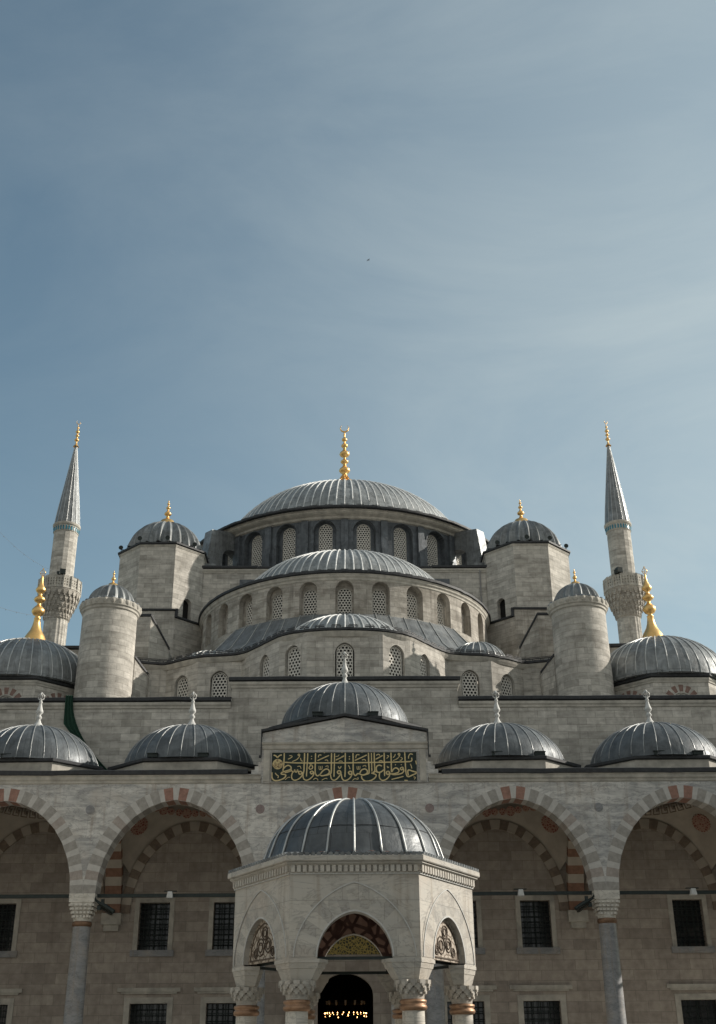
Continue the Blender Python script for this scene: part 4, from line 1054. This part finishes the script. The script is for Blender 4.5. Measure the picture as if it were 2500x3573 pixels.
# ================================================================== INSCRIPTION PANEL
PY = YA-.06; PX0, PX1, PZ0, PZ1 = -2.99, 2.94, 12.19, 13.375
panel = thing('inscription_panel', 'dark green panel with gold Arabic calligraphy above the entrance arch', 'sign', (0, PY, PZ0))
mb = MB(); mb.box(((PX0+PX1)/2, PY-.03, (PZ0+PZ1)/2), (PX1-PX0, .06, PZ1-PZ0)); mb.build('panel_board', 'green', panel)
mb = MB(); t = .035
mb.box(((PX0+PX1)/2, PY-.04, PZ1+t/2), (PX1-PX0+2*t, .08, t)); mb.box(((PX0+PX1)/2, PY-.04, PZ0-t/2), (PX1-PX0+2*t, .08, t))
for x in (PX0-t/2, PX1+t/2): mb.box((x, PY-.04, (PZ0+PZ1)/2), (t, .08, PZ1-PZ0))
mb.build('panel_frame', 'vbeige', panel)
S1 = [  # (width, points) on the left half of the panel
 (26, [(312, 50), (314, 130), (310, 260), (305, 360), (292, 440)]), (25, [(330, 252), (480, 262), (740, 268), (1100, 268), (1620, 270)]),
 (28, [(752, 50), (752, 150), (746, 330), (742, 450), (715, 520)]), (24, [(822, 55), (818, 200), (806, 400), (800, 560)]),
 (26, [(990, 55), (988, 200), (984, 400), (994, 500), (1030, 545), (1080, 525), (1110, 490), (1150, 440), (1215, 402), (1270, 415), (1290, 465), (1260, 510), (1190, 538), (1120, 545), (1080, 520)]),
 (28, [(1336, 55), (1332, 250), (1328, 470), (1290, 515), (1200, 540)]), (24, [(1400, 60), (1398, 250), (1392, 450), (1388, 570)]),
 (26, [(660, 445), (630, 470), (650, 510), (690, 500), (695, 465), (660, 445)]), (24, [(690, 460), (716, 490), (690, 560), (620, 620), (545, 640), (492, 605), (480, 540), (500, 475)]),
 (24, [(470, 410), (500, 460), (530, 455), (545, 412), (560, 460), (590, 460), (605, 412), (620, 450), (640, 455)]),
 (26, [(298, 395), (350, 340), (410, 320), (462, 350), (462, 400), (400, 428), (310, 455), (262, 478), (262, 505), (330, 515), (358, 535), (325, 590), (225, 635), (130, 645), (72, 602), (58, 500), (66, 470)]),
 (22, [(330, 480), (420, 455), (480, 430)]),
 (26, [(910, 440), (880, 470), (905, 505), (940, 490), (940, 460), (910, 440)]), (24, [(945, 455), (960, 495), (930, 560), (860, 620), (795, 640), (742, 610), (724, 540), (735, 470)]),
 (22, [(830, 262), (890, 300), (930, 352), (918, 392), (870, 402), (852, 372), (885, 320), (925, 270)]),
 (28, [(1495, 432), (1462, 465), (1485, 505), (1525, 490), (1530, 455), (1495, 432)]), (24, [(1530, 455), (1540, 495), (1500, 560), (1440, 622), (1380, 642), (1330, 602), (1316, 520)]),
 (22, [(1030, 220), (1150, 165), (1282, 105)]), (22, [(1425, 210), (1520, 165), (1610, 118)]),
 (16, [(395, 185), (450, 160), (485, 130), (470, 112), (425, 108)]), (17, [(628, 68), (610, 92), (635, 110), (650, 88), (628, 68)]), (17, [(650, 95), (640, 130), (590, 190), (485, 238)]),
 (13, [(1065, 335), (1070, 405), (1098, 408), (1100, 338)]), (13, [(1100, 405), (1130, 402), (1136, 335)]), (13, [(1205, 350), (1255, 330), (1262, 375)]),
 (20, [(1480, 345), (1510, 392), (1545, 342)]), (18, [(128, 480), (160, 520), (198, 550), (185, 592)]), (12, [(340, 630), (400, 580), (452, 575)]),
 (14, [(945, 630), (990, 600), (1035, 615), (1045, 652)]), (13, [(1125, 645), (1180, 612), (1232, 600), (1240, 622)]),
 (26, [(895, 125), (915, 125)]), (26, [(895, 180), (915, 180)]), (16, [(600, 345), (660, 340), (682, 392)]), (18, [(665, 160), (680, 210), (715, 232)]),
 (16, [(1190, 212), (1240, 205), (1262, 238)]), (20, [(1052, 150), (1062, 100), (1118, 98)]), (12, [(1420, 130), (1470, 125), (1500, 95)]), (16, [(1490, 240), (1535, 228), (1575, 245)]),
 (26, [(170, 150), (130, 110), (85, 95)]), (26, [(170, 150), (215, 105), (262, 92)]), (26, [(1165, 45), (1195, 45)]), (22, [(1548, 45), (1572, 45)])]
S2 = [
 (26, [(-10, 263), (560, 255), (900, 252), (1330, 243), (1440, 235), (1468, 205), (1462, 160)]),
 (26, [(85, 50), (84, 200), (82, 400), (76, 555)]), (26, [(245, 55), (248, 250), (250, 460), (290, 525), (335, 490), (380, 480), (420, 412), (490, 390), (538, 425), (530, 480), (455, 515), (380, 495)]),
 (28, [(567, 50), (570, 250), (576, 455), (540, 492), (450, 515)]), (22, [(628, 55), (630, 250), (634, 445)]), (26, [(686, 48), (688, 250), (692, 440), (640, 480)]),
 (27, [(893, 50), (894, 300), (896, 540)]), (26, [(1035, 48), (1038, 250), (1038, 460)]),
 (26, [(1322, 42), (1328, 250), (1340, 480), (1378, 552), (1470, 520), (1562, 470), (1480, 440), (1398, 415), (1376, 450), (1388, 530)]),
 (27, [(185, 430), (150, 462), (180, 500), (215, 485), (215, 450), (185, 430)]), (24, [(218, 460), (222, 500), (190, 560), (130, 612), (60, 625), (15, 575), (3, 490)]),
 (26, [(845, 330), (785, 312), (735, 340), (725, 400), (755, 458), (820, 452), (885, 405)]), (26, [(650, 470), (700, 440), (755, 460)]),
 (26, [(618, 472), (690, 495), (722, 520), (690, 580), (600, 632), (500, 640), (432, 592), (418, 530)]),
 (27, [(960, 435), (930, 466), (955, 505), (995, 490), (990, 450), (960, 435)]), (24, [(1000, 455), (1005, 500), (980, 555), (920, 610), (850, 627), (798, 590), (785, 520), (800, 465)]),
 (25, [(1045, 455), (1085, 392), (1140, 370), (1192, 412), (1178, 462), (1100, 488), (1005, 495)]),
 (25, [(1250, 358), (1222, 385), (1248, 412), (1280, 390), (1275, 362), (1250, 358)]), (24, [(1285, 385), (1292, 440), (1240, 488), (1100, 512), (1030, 495)]),
 (26, [(1115, 305), (1135, 305)]), (26, [(1235, 305), (1255, 305)]), (22, [(280, 212), (400, 160), (532, 98)]), (22, [(712, 190), (790, 150), (862, 108)]), (22, [(-5, 142), (52, 112)]),
 (20, [(1035, 610), (1160, 580), (1285, 548)]), (17, [(1200, 60), (1182, 85), (1205, 105), (1222, 80), (1200, 60)]), (17, [(1222, 85), (1210, 125), (1160, 180), (1075, 218)]),
 (16, [(1125, 80), (1110, 125), (1075, 155)]), (14, [(950, 112), (990, 125), (942, 172)]), (20, [(1398, 178), (1405, 120), (1440, 78), (1492, 92)]), (16, [(1430, 288), (1450, 330), (1462, 385)]),
 (28, [(160, 130), (182, 130)]), (28, [(160, 180), (182, 180)]), (16, [(148, 310), (170, 350), (182, 392)]), (13, [(325, 330), (330, 390), (355, 392), (358, 330)]), (13, [(358, 392), (385, 388), (390, 330)]),
 (14, [(442, 335), (505, 315), (510, 352)]), (18, [(300, 165), (320, 95), (380, 95)]), (18, [(725, 105), (780, 85), (805, 112)]), (16, [(430, 205), (485, 192), (508, 225)]),
 (16, [(1235, 150), (1272, 175), (1245, 212), (1215, 210)]), (14, [(1490, 560), (1532, 568), (1505, 612)]), (13, [(230, 628), (280, 588), (340, 602), (350, 570), (325, 575)]),
 (18, [(780, 232), (825, 215), (862, 235)]), (15, [(950, 330), (965, 365), (990, 345)]), (26, [(420, 38), (445, 38)]), (26, [(1545, 220), (1562, 300)]), (26, [(1300, 628), (1370, 630)])]
mb = MB()
def stroke(mb, pts, w, y0, dth):
    if len(pts) > 2:
        q = []
        for i in range(len(pts)-1):
            p0, p1, p2, p3 = pts[max(i-1, 0)], pts[i], pts[i+1], pts[min(i+2, len(pts)-1)]
            for j in range(4):
                t = j/4; q.append(tuple(.5*((2*p1[c])+(-p0[c]+p2[c])*t+(2*p0[c]-5*p1[c]+4*p2[c]-p3[c])*t*t+(-p0[c]+3*p1[c]-3*p2[c]+p3[c])*t**3) for c in (0, 1)))
        q.append(pts[-1]); pts = q
    L = [];Rr = []; n = len(pts)
    for i, p in enumerate(pts):
        a, b = pts[max(i-1, 0)], pts[min(i+1, n-1)]; dx, dz = b[0]-a[0], b[1]-a[1]; l_ = math.hypot(dx, dz) or 1
        k = w/2*(.75 if i in (0, n-1) else 1); L.append((p[0]-dz/l_*k, p[1]+dx/l_*k)); Rr.append((p[0]+dz/l_*k, p[1]-dx/l_*k))
    for i in range(n-1):
        mb.face([(L[i][0], y0, L[i][1]), (L[i+1][0], y0, L[i+1][1]), (Rr[i+1][0], y0, Rr[i+1][1]), (Rr[i][0], y0, Rr[i][1])])
        for E_ in (L, Rr): mb.face([(E_[i][0], y0, E_[i][1]), (E_[i+1][0], y0, E_[i+1][1]), (E_[i+1][0], y0+dth, E_[i+1][1]), (E_[i][0], y0+dth, E_[i][1])])
FX0, FX1, FY0, FY1 = 948.1, 1453.0, 2626.8, 2727.7
def conv(px, py, ox, sc): 
    X = ox+px*sc; Y = 2620+py*sc
    return (PX0+(X-FX0)/(FX1-FX0)*(PX1-PX0), PZ1-(Y-FY0)/(FY1-FY0)*(PZ1-PZ0))
kx = (PX1-PX0)/(FX1-FX0)
i_ = 0
for S_, ox, sc in ((S1, 940, .16189), (S2, 1190, .16812)):
    for w, pts in S_:
        i_ += 1
        stroke(mb, [conv(a, b, ox, sc) for a, b in pts], w*sc*kx*1.0, PY-.072-.0006*(i_ % 17), .012)
mb.build('lettering', 'letter', panel)
mb = MB(); cx_, cz_ = conv(178, 290, 940, .16189); N_ = 32; rad = 112*.16189*kx
pts = [(cx_+rad*cos(2*PI*i/N_), PY-.066, cz_+rad*sin(2*PI*i/N_)) for i in range(N_)]; mb.face(pts)
random.seed(3)
for i in range(26):
    a = random.random()*2*PI; q = rad*random.random()**.5*.8; x, z = cx_+q*cos(a), cz_+q*sin(a); b = random.random()*6
    stroke(mb, [(x, z), (x+.05*cos(b), z+.05*sin(b)), (x+.07*cos(b+1), z+.07*sin(b+1))], .014, PY-.069-.0004*i, .002)
    mb.m[-1] = 0
nf = len(mb.f)
for j in range(1, nf): mb.m[j] = 1
mb.build('round_seal', ['letter', 'dkl'] if 'dkl' in M else ['letter', 'bronzed'], panel)

# ================================================================== ABLUTION KIOSK
FX, FY = .195, 24.9; FR = 2.455
kiosk = thing('ablution_fountain', 'hexagonal marble fountain kiosk with lead dome standing in front of the arcade', 'fountain', (FX, FY, 0))
def hexp(rad, rot=0): return [(FX+rad*sin(R(-30)+R(60)*k), FY-rad*cos(R(-30)+R(60)*k)) for k in range(6)]
ho, hi = hexp(FR), hexp(FR-.38)
mb = MB(); mi_ = MB(); rg = MB(); ml = MB()
AP = []
for k in range(6):
    a, b = ho[k], ho[(k+1) % 6]; mp = seg_map(a, b); L = FR; h = hole(L/2, .70, 3.46, 3.5, 4.30, .07)
    wall(mb, mp, 0, L, 3.46, 5.0, [h], .33, 9, rev=False)
    pat6 = [(1, 0), (1.0, 1)]*7+[(1, 0)]
    vring(rg, mp, L/2, .70, 3.5, .80, .50, pat6, .006, .34, pt=.07)
    vring(ml, mp, L/2, 1.13, 3.5, 1.32, .020, [(1, 0)]*24, .020, .0, pt=.22, side=True, soffit=False)
    vring(ml, mp, L/2, .70, 3.5, .80, .030, [(1, 0)]*24, .020, .0, pt=.07, side=True)
    ml.box(mp(L/2, 5.0, .0), (L, .06, .05), R(60)*k); 
    A, B = hi[k], hi[(k+1) % 6]; L2 = FR-.38; mp2 = seg_map(A, B); h2 = hole(L2/2, .70, 3.4, 3.5, 4.30, .07)
    wall(mi_, mp2, 0, L2, 3.46, 5.0, [h2], .02, 9, rev=False)
kb = mb.build('kiosk_wall', 'kiosk', kiosk)
rg.build('kiosk_arch', ['kioskb', 'kiosk'], kiosk)
ml.build('arch_moulding', 'wfin', kiosk)
mi_.build('inner_wall', 'paintred', kiosk)
mb = MB()
for k in range(6):
    A, B = hi[k], hi[(k+1) % 6]; mp2 = seg_map(A, B); L2 = FR-.38
    vring(mb, (lambda u, z, d, mp2=mp2: mp2(u, z, -d)), L2/2, .70, 3.5, .80, .035, [(1, 0)]*24, -.02, .05, pt=.07, side=True)
mb.build('inner_moulding', 'wfin', kiosk)
for k in (1, 5):                    # painted lunettes filling the heads of the side arches
    A, B = ho[k], ho[(k+1) % 6]; mp2 = seg_map(A, B); L2 = FR; h2 = hole(L2/2, .705, 3.50, 3.5, 4.305, .07)
    mb = MB(); mb.face([mp2(u, z, .10) for u, z in outline(h2)[1:-2]]); mb.face([mp2(u, z, .16) for u, z in outline(h2)[1:-2]])
    mb.face([mp2(L2/2-.7, 3.5, .10), mp2(L2/2+.7, 3.5, .10), mp2(L2/2+.7, 3.5, .16), mp2(L2/2-.7, 3.5, .16)])
    lu = mb.build('painted_lunette', 'paint', kiosk)
    mb = MB(); vring(mb, (lambda u, z, d, mp2=mp2: mp2(u, z, .10+d)), L2/2, .58, 3.56, .64, .025, [(1, 0)]*20, .010, .0, pt=.07, side=True); mb.box(mp2(L2/2, 3.55, .092), (1.2, .02, .025), R(60)*k)
    for cx_, cz_, rr_ in ((-.16, 3.78, .16), (.17, 3.80, .13), (.02, 4.03, .12), (-.36, 3.68, .08), (.37, 3.68, .08)):
        for q_ in (1.0, .55): mb.tube([mp2(L2/2+cx_+rr_*q_*cos(2*PI*i/18), cz_+rr_*q_*sin(2*PI*i/18), .092) for i in range(18)], .013, 4, closed=True)
    mb.build('painted_scroll', 'scroll', lu)
mb = MB(); mb.lathe((FX, FY, 4.95), [(2.1*cos(PI/2*i/10), 1.2*sin(PI/2*i/10)) for i in range(11)], 36); 
mb.build('inner_vault', 'paintred', kiosk)
# painted tympana closing the heads of the two back arches
# cornice: dentil band, shelf, scalloped lead edge
mb = MB()
mb.sweep(hexp(FR), [(0, 4.98), (.035, 5.0), (.035, 5.02), (.06, 5.03)], True)
mb.sweep(hexp(FR), [(.01, 5.02), (.03, 5.12), (.08, 5.15), (.11, 5.17), (.10, 5.20), (.14, 5.205), (.15, 5.22), (.15, 5.30), (.13, 5.33), (-.3, 5.36)], True)
for k in range(6):
    a, b = ho[k], ho[(k+1) % 6]; mp = seg_map(a, b)
    for i in range(22):
        p = mp(FR*(i+.5)/22, 5.075, -.035); mb.box(p, (.072, .075, .125), R(60)*k)
mb.build('kiosk_cornice', 'kiosk', kiosk)
mb = MB()
for k in range(6):
    a, b = hexp(FR+.155)[k], hexp(FR+.155)[(k+1) % 6]; mp = seg_map(a, b); n = 23; Lh = FR+.155
    for i in range(n):
        p0 = Vector(mp(Lh*(i+.5)/n, 5.325, -.015)); p1 = Vector(mp(Lh*(i+.5)/n, 5.36, .3))
        mb.tube([p0, p1], .048, 8)
mb.build('scalloped_edge', 'leadb', kiosk)
kd = None
mb = MB(); zb = 5.36; DR, DH = 1.83, 1.36
n = 60; prof = [(2.05, .02), (1.95, .05), (1.90, .09), (1.87, .16)]+[(DR*cos(PI/2*i/22)+.0, .12+DH*sin(PI/2*i/22)*.96) for i in range(3, 23)]
rows = []; uvs = []
hx = hexp(FR+.05)
row0 = []
for i in range(72):
    a = 2*PI*i/72; am = ((a+PI/6) % (PI/3))-PI/6; q = (FR+.05)*cos(PI/6)/cos(am)
    row0.append((FX+q*sin(a), FY-q*cos(a), zb))
mb.grid([row0]+[[(FX+r_*sin(2*PI*i/72), FY-r_*cos(2*PI*i/72), zb+z) for i in range(72)] for r_, z in prof], [[(2*PI*i/72*1.8, .3*j) for i in range(73)] for j in range(len(prof)+1)], 0, True, True)
for k in range(22):
    a = 2*PI*k/22+.0; am = ((a+PI/6) % (PI/3))-PI/6; q0 = (FR-.12)*cos(PI/6)/cos(am)
    pts = [(q0, .03), ((q0+2.0)/2, .05)]+[(r_+.012, z+.01) for r_, z in prof[:-2]]
    mb.tube([(FX+r_*sin(a), FY-r_*cos(a), zb+z) for r_, z in pts], [.020, .022]+[.023]*(len(pts)-4)+[.016, .012], 7, 1, cap=False)
for zz, q in ((.62, 1.0),):
    r_ = DR*math.sqrt(1-((zz-.12)/(DH*.96))**2)+.006; mb.tube([(FX+r_*sin(2*PI*i/60), FY-r_*cos(2*PI*i/60), zb+zz+.01*sin(i*.9)) for i in range(60)], .006, 4, 2, closed=True)
mb.build('kiosk_dome', ['klead' if 'klead' in M else 'lead', 'rib', 'rim'], kiosk)
for k in range(6):
    a = R(-30)+R(60)*k; q = FR-.31; x, y = FX+q*sin(a), FY-q*cos(a)
    mb = MB(); mb.lathe((x, y, 0), [(.235, 1.0), (.232, 1.1), (.205, 2.62)], 28); co = mb.build('kiosk_column', 'kcol' if 'kcol' in M else 'white', kiosk)
    mb = MB(); mb.lathe((x, y, 0), [(.205, 2.58), (.245, 2.60), (.262, 2.64), (.245, 2.68), (.225, 2.69), (.25, 2.72), (.252, 2.76), (.21, 2.78)], 28); mb.build('bronze_ring', 'bronze', co)
    mb = MB(); mb.lathe((x, y, 0), [(.205, 2.77), (.215, 2.86), (.235, 2.92)], 24)
    for j, (z, w_) in enumerate(((2.90, .24), (2.965, .28), (3.03, .315))):
        for i in range(12):
            b = 2*PI*(i+.5*(j % 2))/12; mb.box((x+(w_-.02)*sin(b), y-(w_-.02)*cos(b), z+.035), (.115, .10, .075), b); mb.box((x+(w_+.0)*sin(b), y-(w_)*cos(b), z-.012), (.05, .07, .05), b)
        mb.lathe((x, y, z), [(w_-.05, 0), (w_-.02, .07)], 16)
    # tapering impost block joining the two walls
    t0 = Vector((sin(a), -cos(a))); 
    A_ = ho[k]; 
    def corner(w_, ins): # pier plan: vertex and points along both walls
        Vx = Vector((ho[k][0], ho[k][1])); n1 = Vector((ho[k-1][0], ho[k-1][1])); n2 = Vector((ho[(k+1) % 6][0], ho[(k+1) % 6][1]))
        c_ = Vector((x, y)); e1 = (n1-Vx).normalized(); e2 = (n2-Vx).normalized()
        P_ = [Vx+e1*w_, Vx, Vx+e2*w_, Vx+e2*w_-t0*.30, Vx-t0*.42, Vx+e1*w_-t0*.30]
        return [(c_+(p-c_)*ins) for p in P_]
    lv = [(3.09, .50, .66), (3.12, .54, .70), (3.30, .56, .88), (3.31, .56, .92), (3.40, .56, .98), (3.405, .56, 1.03), (3.47, .56, 1.03)]
    rows = [[(p.x, p.y, z) for p in corner(w_, i2)] for z, w_, i2 in lv]
    for r1, r2 in zip(rows, rows[1:]):
        for i in range(6): mb.face([r1[i], r1[(i+1) % 6], r2[(i+1) % 6], r2[i]])
    mb.face(rows[0]); mb.face(rows[-1])
    mb.build('capital', 'kiosk', co)
    b = R(60)*k; ap = (FR-.36)*cos(PI/6)
    mb = MB(); mb.box((FX+ap*sin(b), FY-ap*cos(b), 3.50), (1.52, .05, .055), b); mb.build('tie_bar', 'iron', kiosk)
    mb = MB(); mb.box((x, y, .8), (.5, .5, .42), a); mb.build('base', 'white', co)
mb = MB(); mb.prism(hexp(2.1), .6, 1.9, cap=True); mb.prism(hexp(2.9), 0, .6); mb.build('basin', 'kiosk', kiosk)

# ================================================================== SMALL THINGS
# chandelier in the doorway
ch = thing('chandelier', 'ring of small warm lamps hanging in the dark doorway', 'chandelier', (0, 60, 3.6))
mb = MB(); mb.tube([(1.0*cos(2*PI*i/40), 60+1.0*sin(2*PI*i/40), 4.02) for i in range(40)], .02, 5, closed=True)
mb.tube([(1.2*cos(2*PI*i/40), 60+1.2*sin(2*PI*i/40), 3.42) for i in range(40)], .02, 5, closed=True)
mb.tube([(.9*cos(2*PI*i/40), 60+.9*sin(2*PI*i/40), 4.5) for i in range(40)], .015, 5, closed=True)
for k in range(4): a = PI/2*k+.4; mb.tube([(1.2*cos(a), 60+1.2*sin(a), 3.42), (1.0*cos(a), 60+sin(a), 4.02), (0, 60, 6.2)], .008, 4)
mb.tube([(0, 60, 6.2), (0, 60, 9)], .012, 4); mb.build('ring_frame', 'iron', ch)
mb = MB(); mb.lathe((0, 0, 0), [(.001, 0), (.012, .015), (.013, .03), (.006, .05), (.001, .06)], 6); b0 = mb.build('lamp_bulb', 'bulb', None); bm_ = b0.data; bpy.data.objects.remove(b0)
spots = [(1.0*cos(2*PI*i/26+.05*sin(i*7.3)), sin(2*PI*i/26+.05*sin(i*7.3)), 4.04) for i in range(26)]
spots += [(cos(2*PI*i/26), sin(2*PI*i/26), 3.90) for i in range(0, 26, 4)]+[(1.2*cos(2*PI*i/18), 1.2*sin(2*PI*i/18), 3.46) for i in range(18)]
for x_, y_, z_ in spots:
    o = bpy.data.objects.new('lamp_bulb', bm_); C.objects.link(o); o.parent = ch; o.location = (x_, y_, z_-3.6)
mb = MB()
for i in range(12):
    a = 2*PI*i/12; mb.lathe((.9*cos(a), 60+.9*sin(a), 4.46), [(.02, 0), (.05, .04), (.045, .12), (.06, .15)], 8)
mb.build('glass_cup', 'glassw', ch)
# floodlights on the drums of the bay domes
def floodlight(x, y, z, lab, rz=0):
    t = thing('floodlight', lab, 'floodlight', (x, y, z), 'floodlights at the feet of the arcade domes')
    mb = MB(); mb.box((x, y, z+.13), (.42, .2, .15), rz); mb.box((x, y-.01, z+.215), (.46, .26, .03), rz); mb.build('housing', 'iron', t)
    mb = MB(); 
    for s_ in (-.12, .12): mb.box((x+s_, y, z+.03), (.04, .06, .07), rz)
    mb.build('bracket', 'rim', t)
fd = [(-6.84-1.15, 'first floodlight on the curb of the dome left of the gable'), (-6.84+.95, 'floodlight nearest the gable, on the curb of the dome left of it'), (-13.6-.45, 'floodlight on the curb of the leftmost arcade dome'),
      (6.84-.5, 'left one of two floodlights on the dome right of the gable'), (6.84+1.3, 'right one of two floodlights on the dome right of the gable'), (13.6-.5, 'left one of two floodlights on the rightmost arcade dome'), (13.6+1.15, 'right one of two floodlights on the rightmost arcade dome')]
for x, lab in fd: floodlight(x, YA+.52, 13.30, lab)
floodlight(-1.15, YA+.52, 15.03, 'left one of two floodlights before the dome behind the gable'); floodlight(1.2, YA+.52, 15.03, 'right one of two floodlights before the dome behind the gable')
# security camera arms by the capitals
for s_, lab in ((-1, 'black lamp arm fixed to the left column capital, pointing down right'), (1, 'black lamp arm fixed to the right column capital, pointing down left')):
    x0 = s_*9.77; y = YA+.1; t = thing('spotlight_arm', lab, 'spotlight', (x0, y, 7.15), 'black spotlight arms at the capitals')
    mb = MB(); mb.tube([(x0, y+.1, 7.80), (x0, y, 7.72), (x0-s_*.12, y-.05, 7.6)], .035, 6); mb.tube([(x0-s_*.05, y, 7.64), (x0-s_*.35, y-.12, 7.45)], .05, 6); mb.build('arm', 'iron', t)
    mb = MB(); mb.tube([(x0-s_*.1, y, 7.60), (x0-s_*.45, y-.1, 7.42), (x0-s_*.82, y-.2, 7.20)], [.05, .085, .075], 8); mb.box((x0-s_*.33, y-.08, 7.60), (.12, .1, .16), 0); mb.box((x0-s_*.2, y-.05, 7.36), (.14, .12, .14), 0); mb.build('lamp_body', 'iron', t)
for x, lab in ((-6.88, 'small white lamp clamped on the tie bar left of the kiosk dome'), (6.92, 'small white lamp clamped on the tie bar right of the kiosk dome'), (13.74, 'small white lamp clamped on the rightmost tie bar')):
    t = thing('bar_lamp', lab, 'lamp', (x, YA+.3, 7.75), 'white lamps on the tie bars')
    mb = MB(); mb.box((x, YA+.3, 7.86), (.24, .3, .24), 0, taper=.7); mb.build('lamp_box', 'wfin', t)
    mb = MB(); mb.box((x, YA+.38, 8.01), (.5, .12, .035)); mb.box((x, YA+.38, 7.96), (.05, .1, .1)); mb.build('clamp', 'iron', t)
# green netting
mb = MB(); rows = []; n = 14
for j in range(13):
    f = j/12; z = 17.78-f*4.2
    xl = -13.30+.16*f; xr = -12.93+1.04*(f/.62)**2
    if f > .33: xl = -13.25+(f-.33)*3.4
    rows.append([(xl+(xr-xl)*i/n, YH-.26-.05*sin(i*1.4+f*3)-.05*f, z) for i in range(n+1)])
mb.grid(rows, None, 0, True); rows2 = [[(p[0], p[1]+.025, p[2]) for p in r_] for r_ in rows]; mb.grid(rows2, None, 0, True)
o = at_origin(mb.build('netting', 'net')); tag(o, 'dark green netting hanging down the wall behind the leftmost arcade dome', 'netting')
# tarpaulin strip and loose lead at the turret's foot
mb = MB()
for i in range(8): mb.box((-13.8+i*.30, 57.0+.05*sin(i*2), 17.78+.02*sin(i*3)), (.33, .35, .10), .1*sin(i))
o = at_origin(mb.build('tarpaulin_roll', 'net')); tag(o, 'rolled green tarpaulin lying at the foot of the left turret', 'tarpaulin')
# loudspeakers on the weight tower eaves
def horn(x, y, z, lab, s_=1):
    t = thing('horn_speaker', lab, 'loudspeaker', (x, y, z), 'small horn speakers on the tower eaves')
    mb = MB(); mb.tube([(x, y, z), (x, y, z+.22)], .025, 5); mb.build('stand', 'iron', t)
    mb = MB(); mb.tube([(x, y+.12, z+.27), (x, y, z+.27), (x, y-.16, z+.25)], [.05, .09, .16], 10); mb.build('horn', 'iron', t)
for x, lab in ((-15.45, 'horn speaker at the outer corner of the left tower eave'), (-12.0, 'horn speaker in the middle of the left tower eave'), (-10.3, 'horn speaker at the inner corner of the left tower eave'), (-13.9, 'dark horn speaker beside the outer front corner of the left tower'),
               (15.35, 'horn speaker at the outer corner of the right tower eave'), (14.0, 'horn speaker right of the middle of the right tower eave'), (12.4, 'horn speaker in the middle of the right tower eave'), (10.5, 'horn speaker at the inner corner of the right tower eave')):
    cx = math.copysign(12.62, x); dx = abs(x-cx); y = 74.1-(2.88 if dx < 1.2 else 2.88-(dx-1.2)*1.0)
    horn(x, y, 33.96, lab)
# festoon cables from the minaret
def cable(p, q, sag, lab):
    p, q = Vector(p), Vector(q); t = thing('light_cable', lab, 'cable', tuple(p), 'festoon cables at the left edge')
    mb = MB(); pts = [p+(q-p)*i/30-Vector((0, 0, sag*4*(i/30)*(1-i/30))) for i in range(31)]; mb.tube(pts, .010, 4); mb.build('wire', 'wire', t)
    mb = MB()
    for i in range(2, 30, 2): mb.lathe(tuple(pts[i]-Vector((0, 0, .1))), [(.001, 0), (.03, .02), (.02, .06), (.01, .08)], 6)
    mb.build('unlit_bulbs', 'wire', t)
cable((-27.9, 104, 45.6), (-27.4, 57, 41.0), 3.0, 'upper thin festoon cable running from the left minaret to the left edge')
cable((-27.9, 104, 41.0), (-27.4, 57, 29.5), 1.6, 'lower thin festoon cable running from the left minaret to the left edge')
# bird
bt = thing('bird', 'tiny dark bird flying high in the sky above the main dome', 'bird', (1.86, 70, 56.78))
BX, BY, BZ = 1.5, 70, 60
def ray_dummy(): pass
mb = MB(); mb.tube([(-.22, 0, 0), (-.1, 0, .02), (.05, 0, .03), (.17, 0, .05), (.23, 0, .045)], [.01, .055, .07, .035, .01], 8)
for s_ in (-1, 1):
    mb.tube([(.03, 0, .04), (.02, s_*.16, .13), (-.03, s_*.36, .09), (-.09, s_*.5, .02)], [.045, .035, .022, .005], 6)
    mb.face([(.06, 0, .04), (.04, s_*.16, .13), (.0, s_*.36, .09), (-.09, s_*.5, .02), (-.13, s_*.3, .05), (-.13, s_*.12, .05), (-.1, 0, .03)])
mb.face([(-.18, .0, .0), (-.34, .07, -.01), (-.34, -.07, -.01)])
bo = mb.build('bird_body', 'feather', bt, org=(0, 0, 0)); bo.scale = (.42,)*3; bo.rotation_euler = (0, 0, .6)
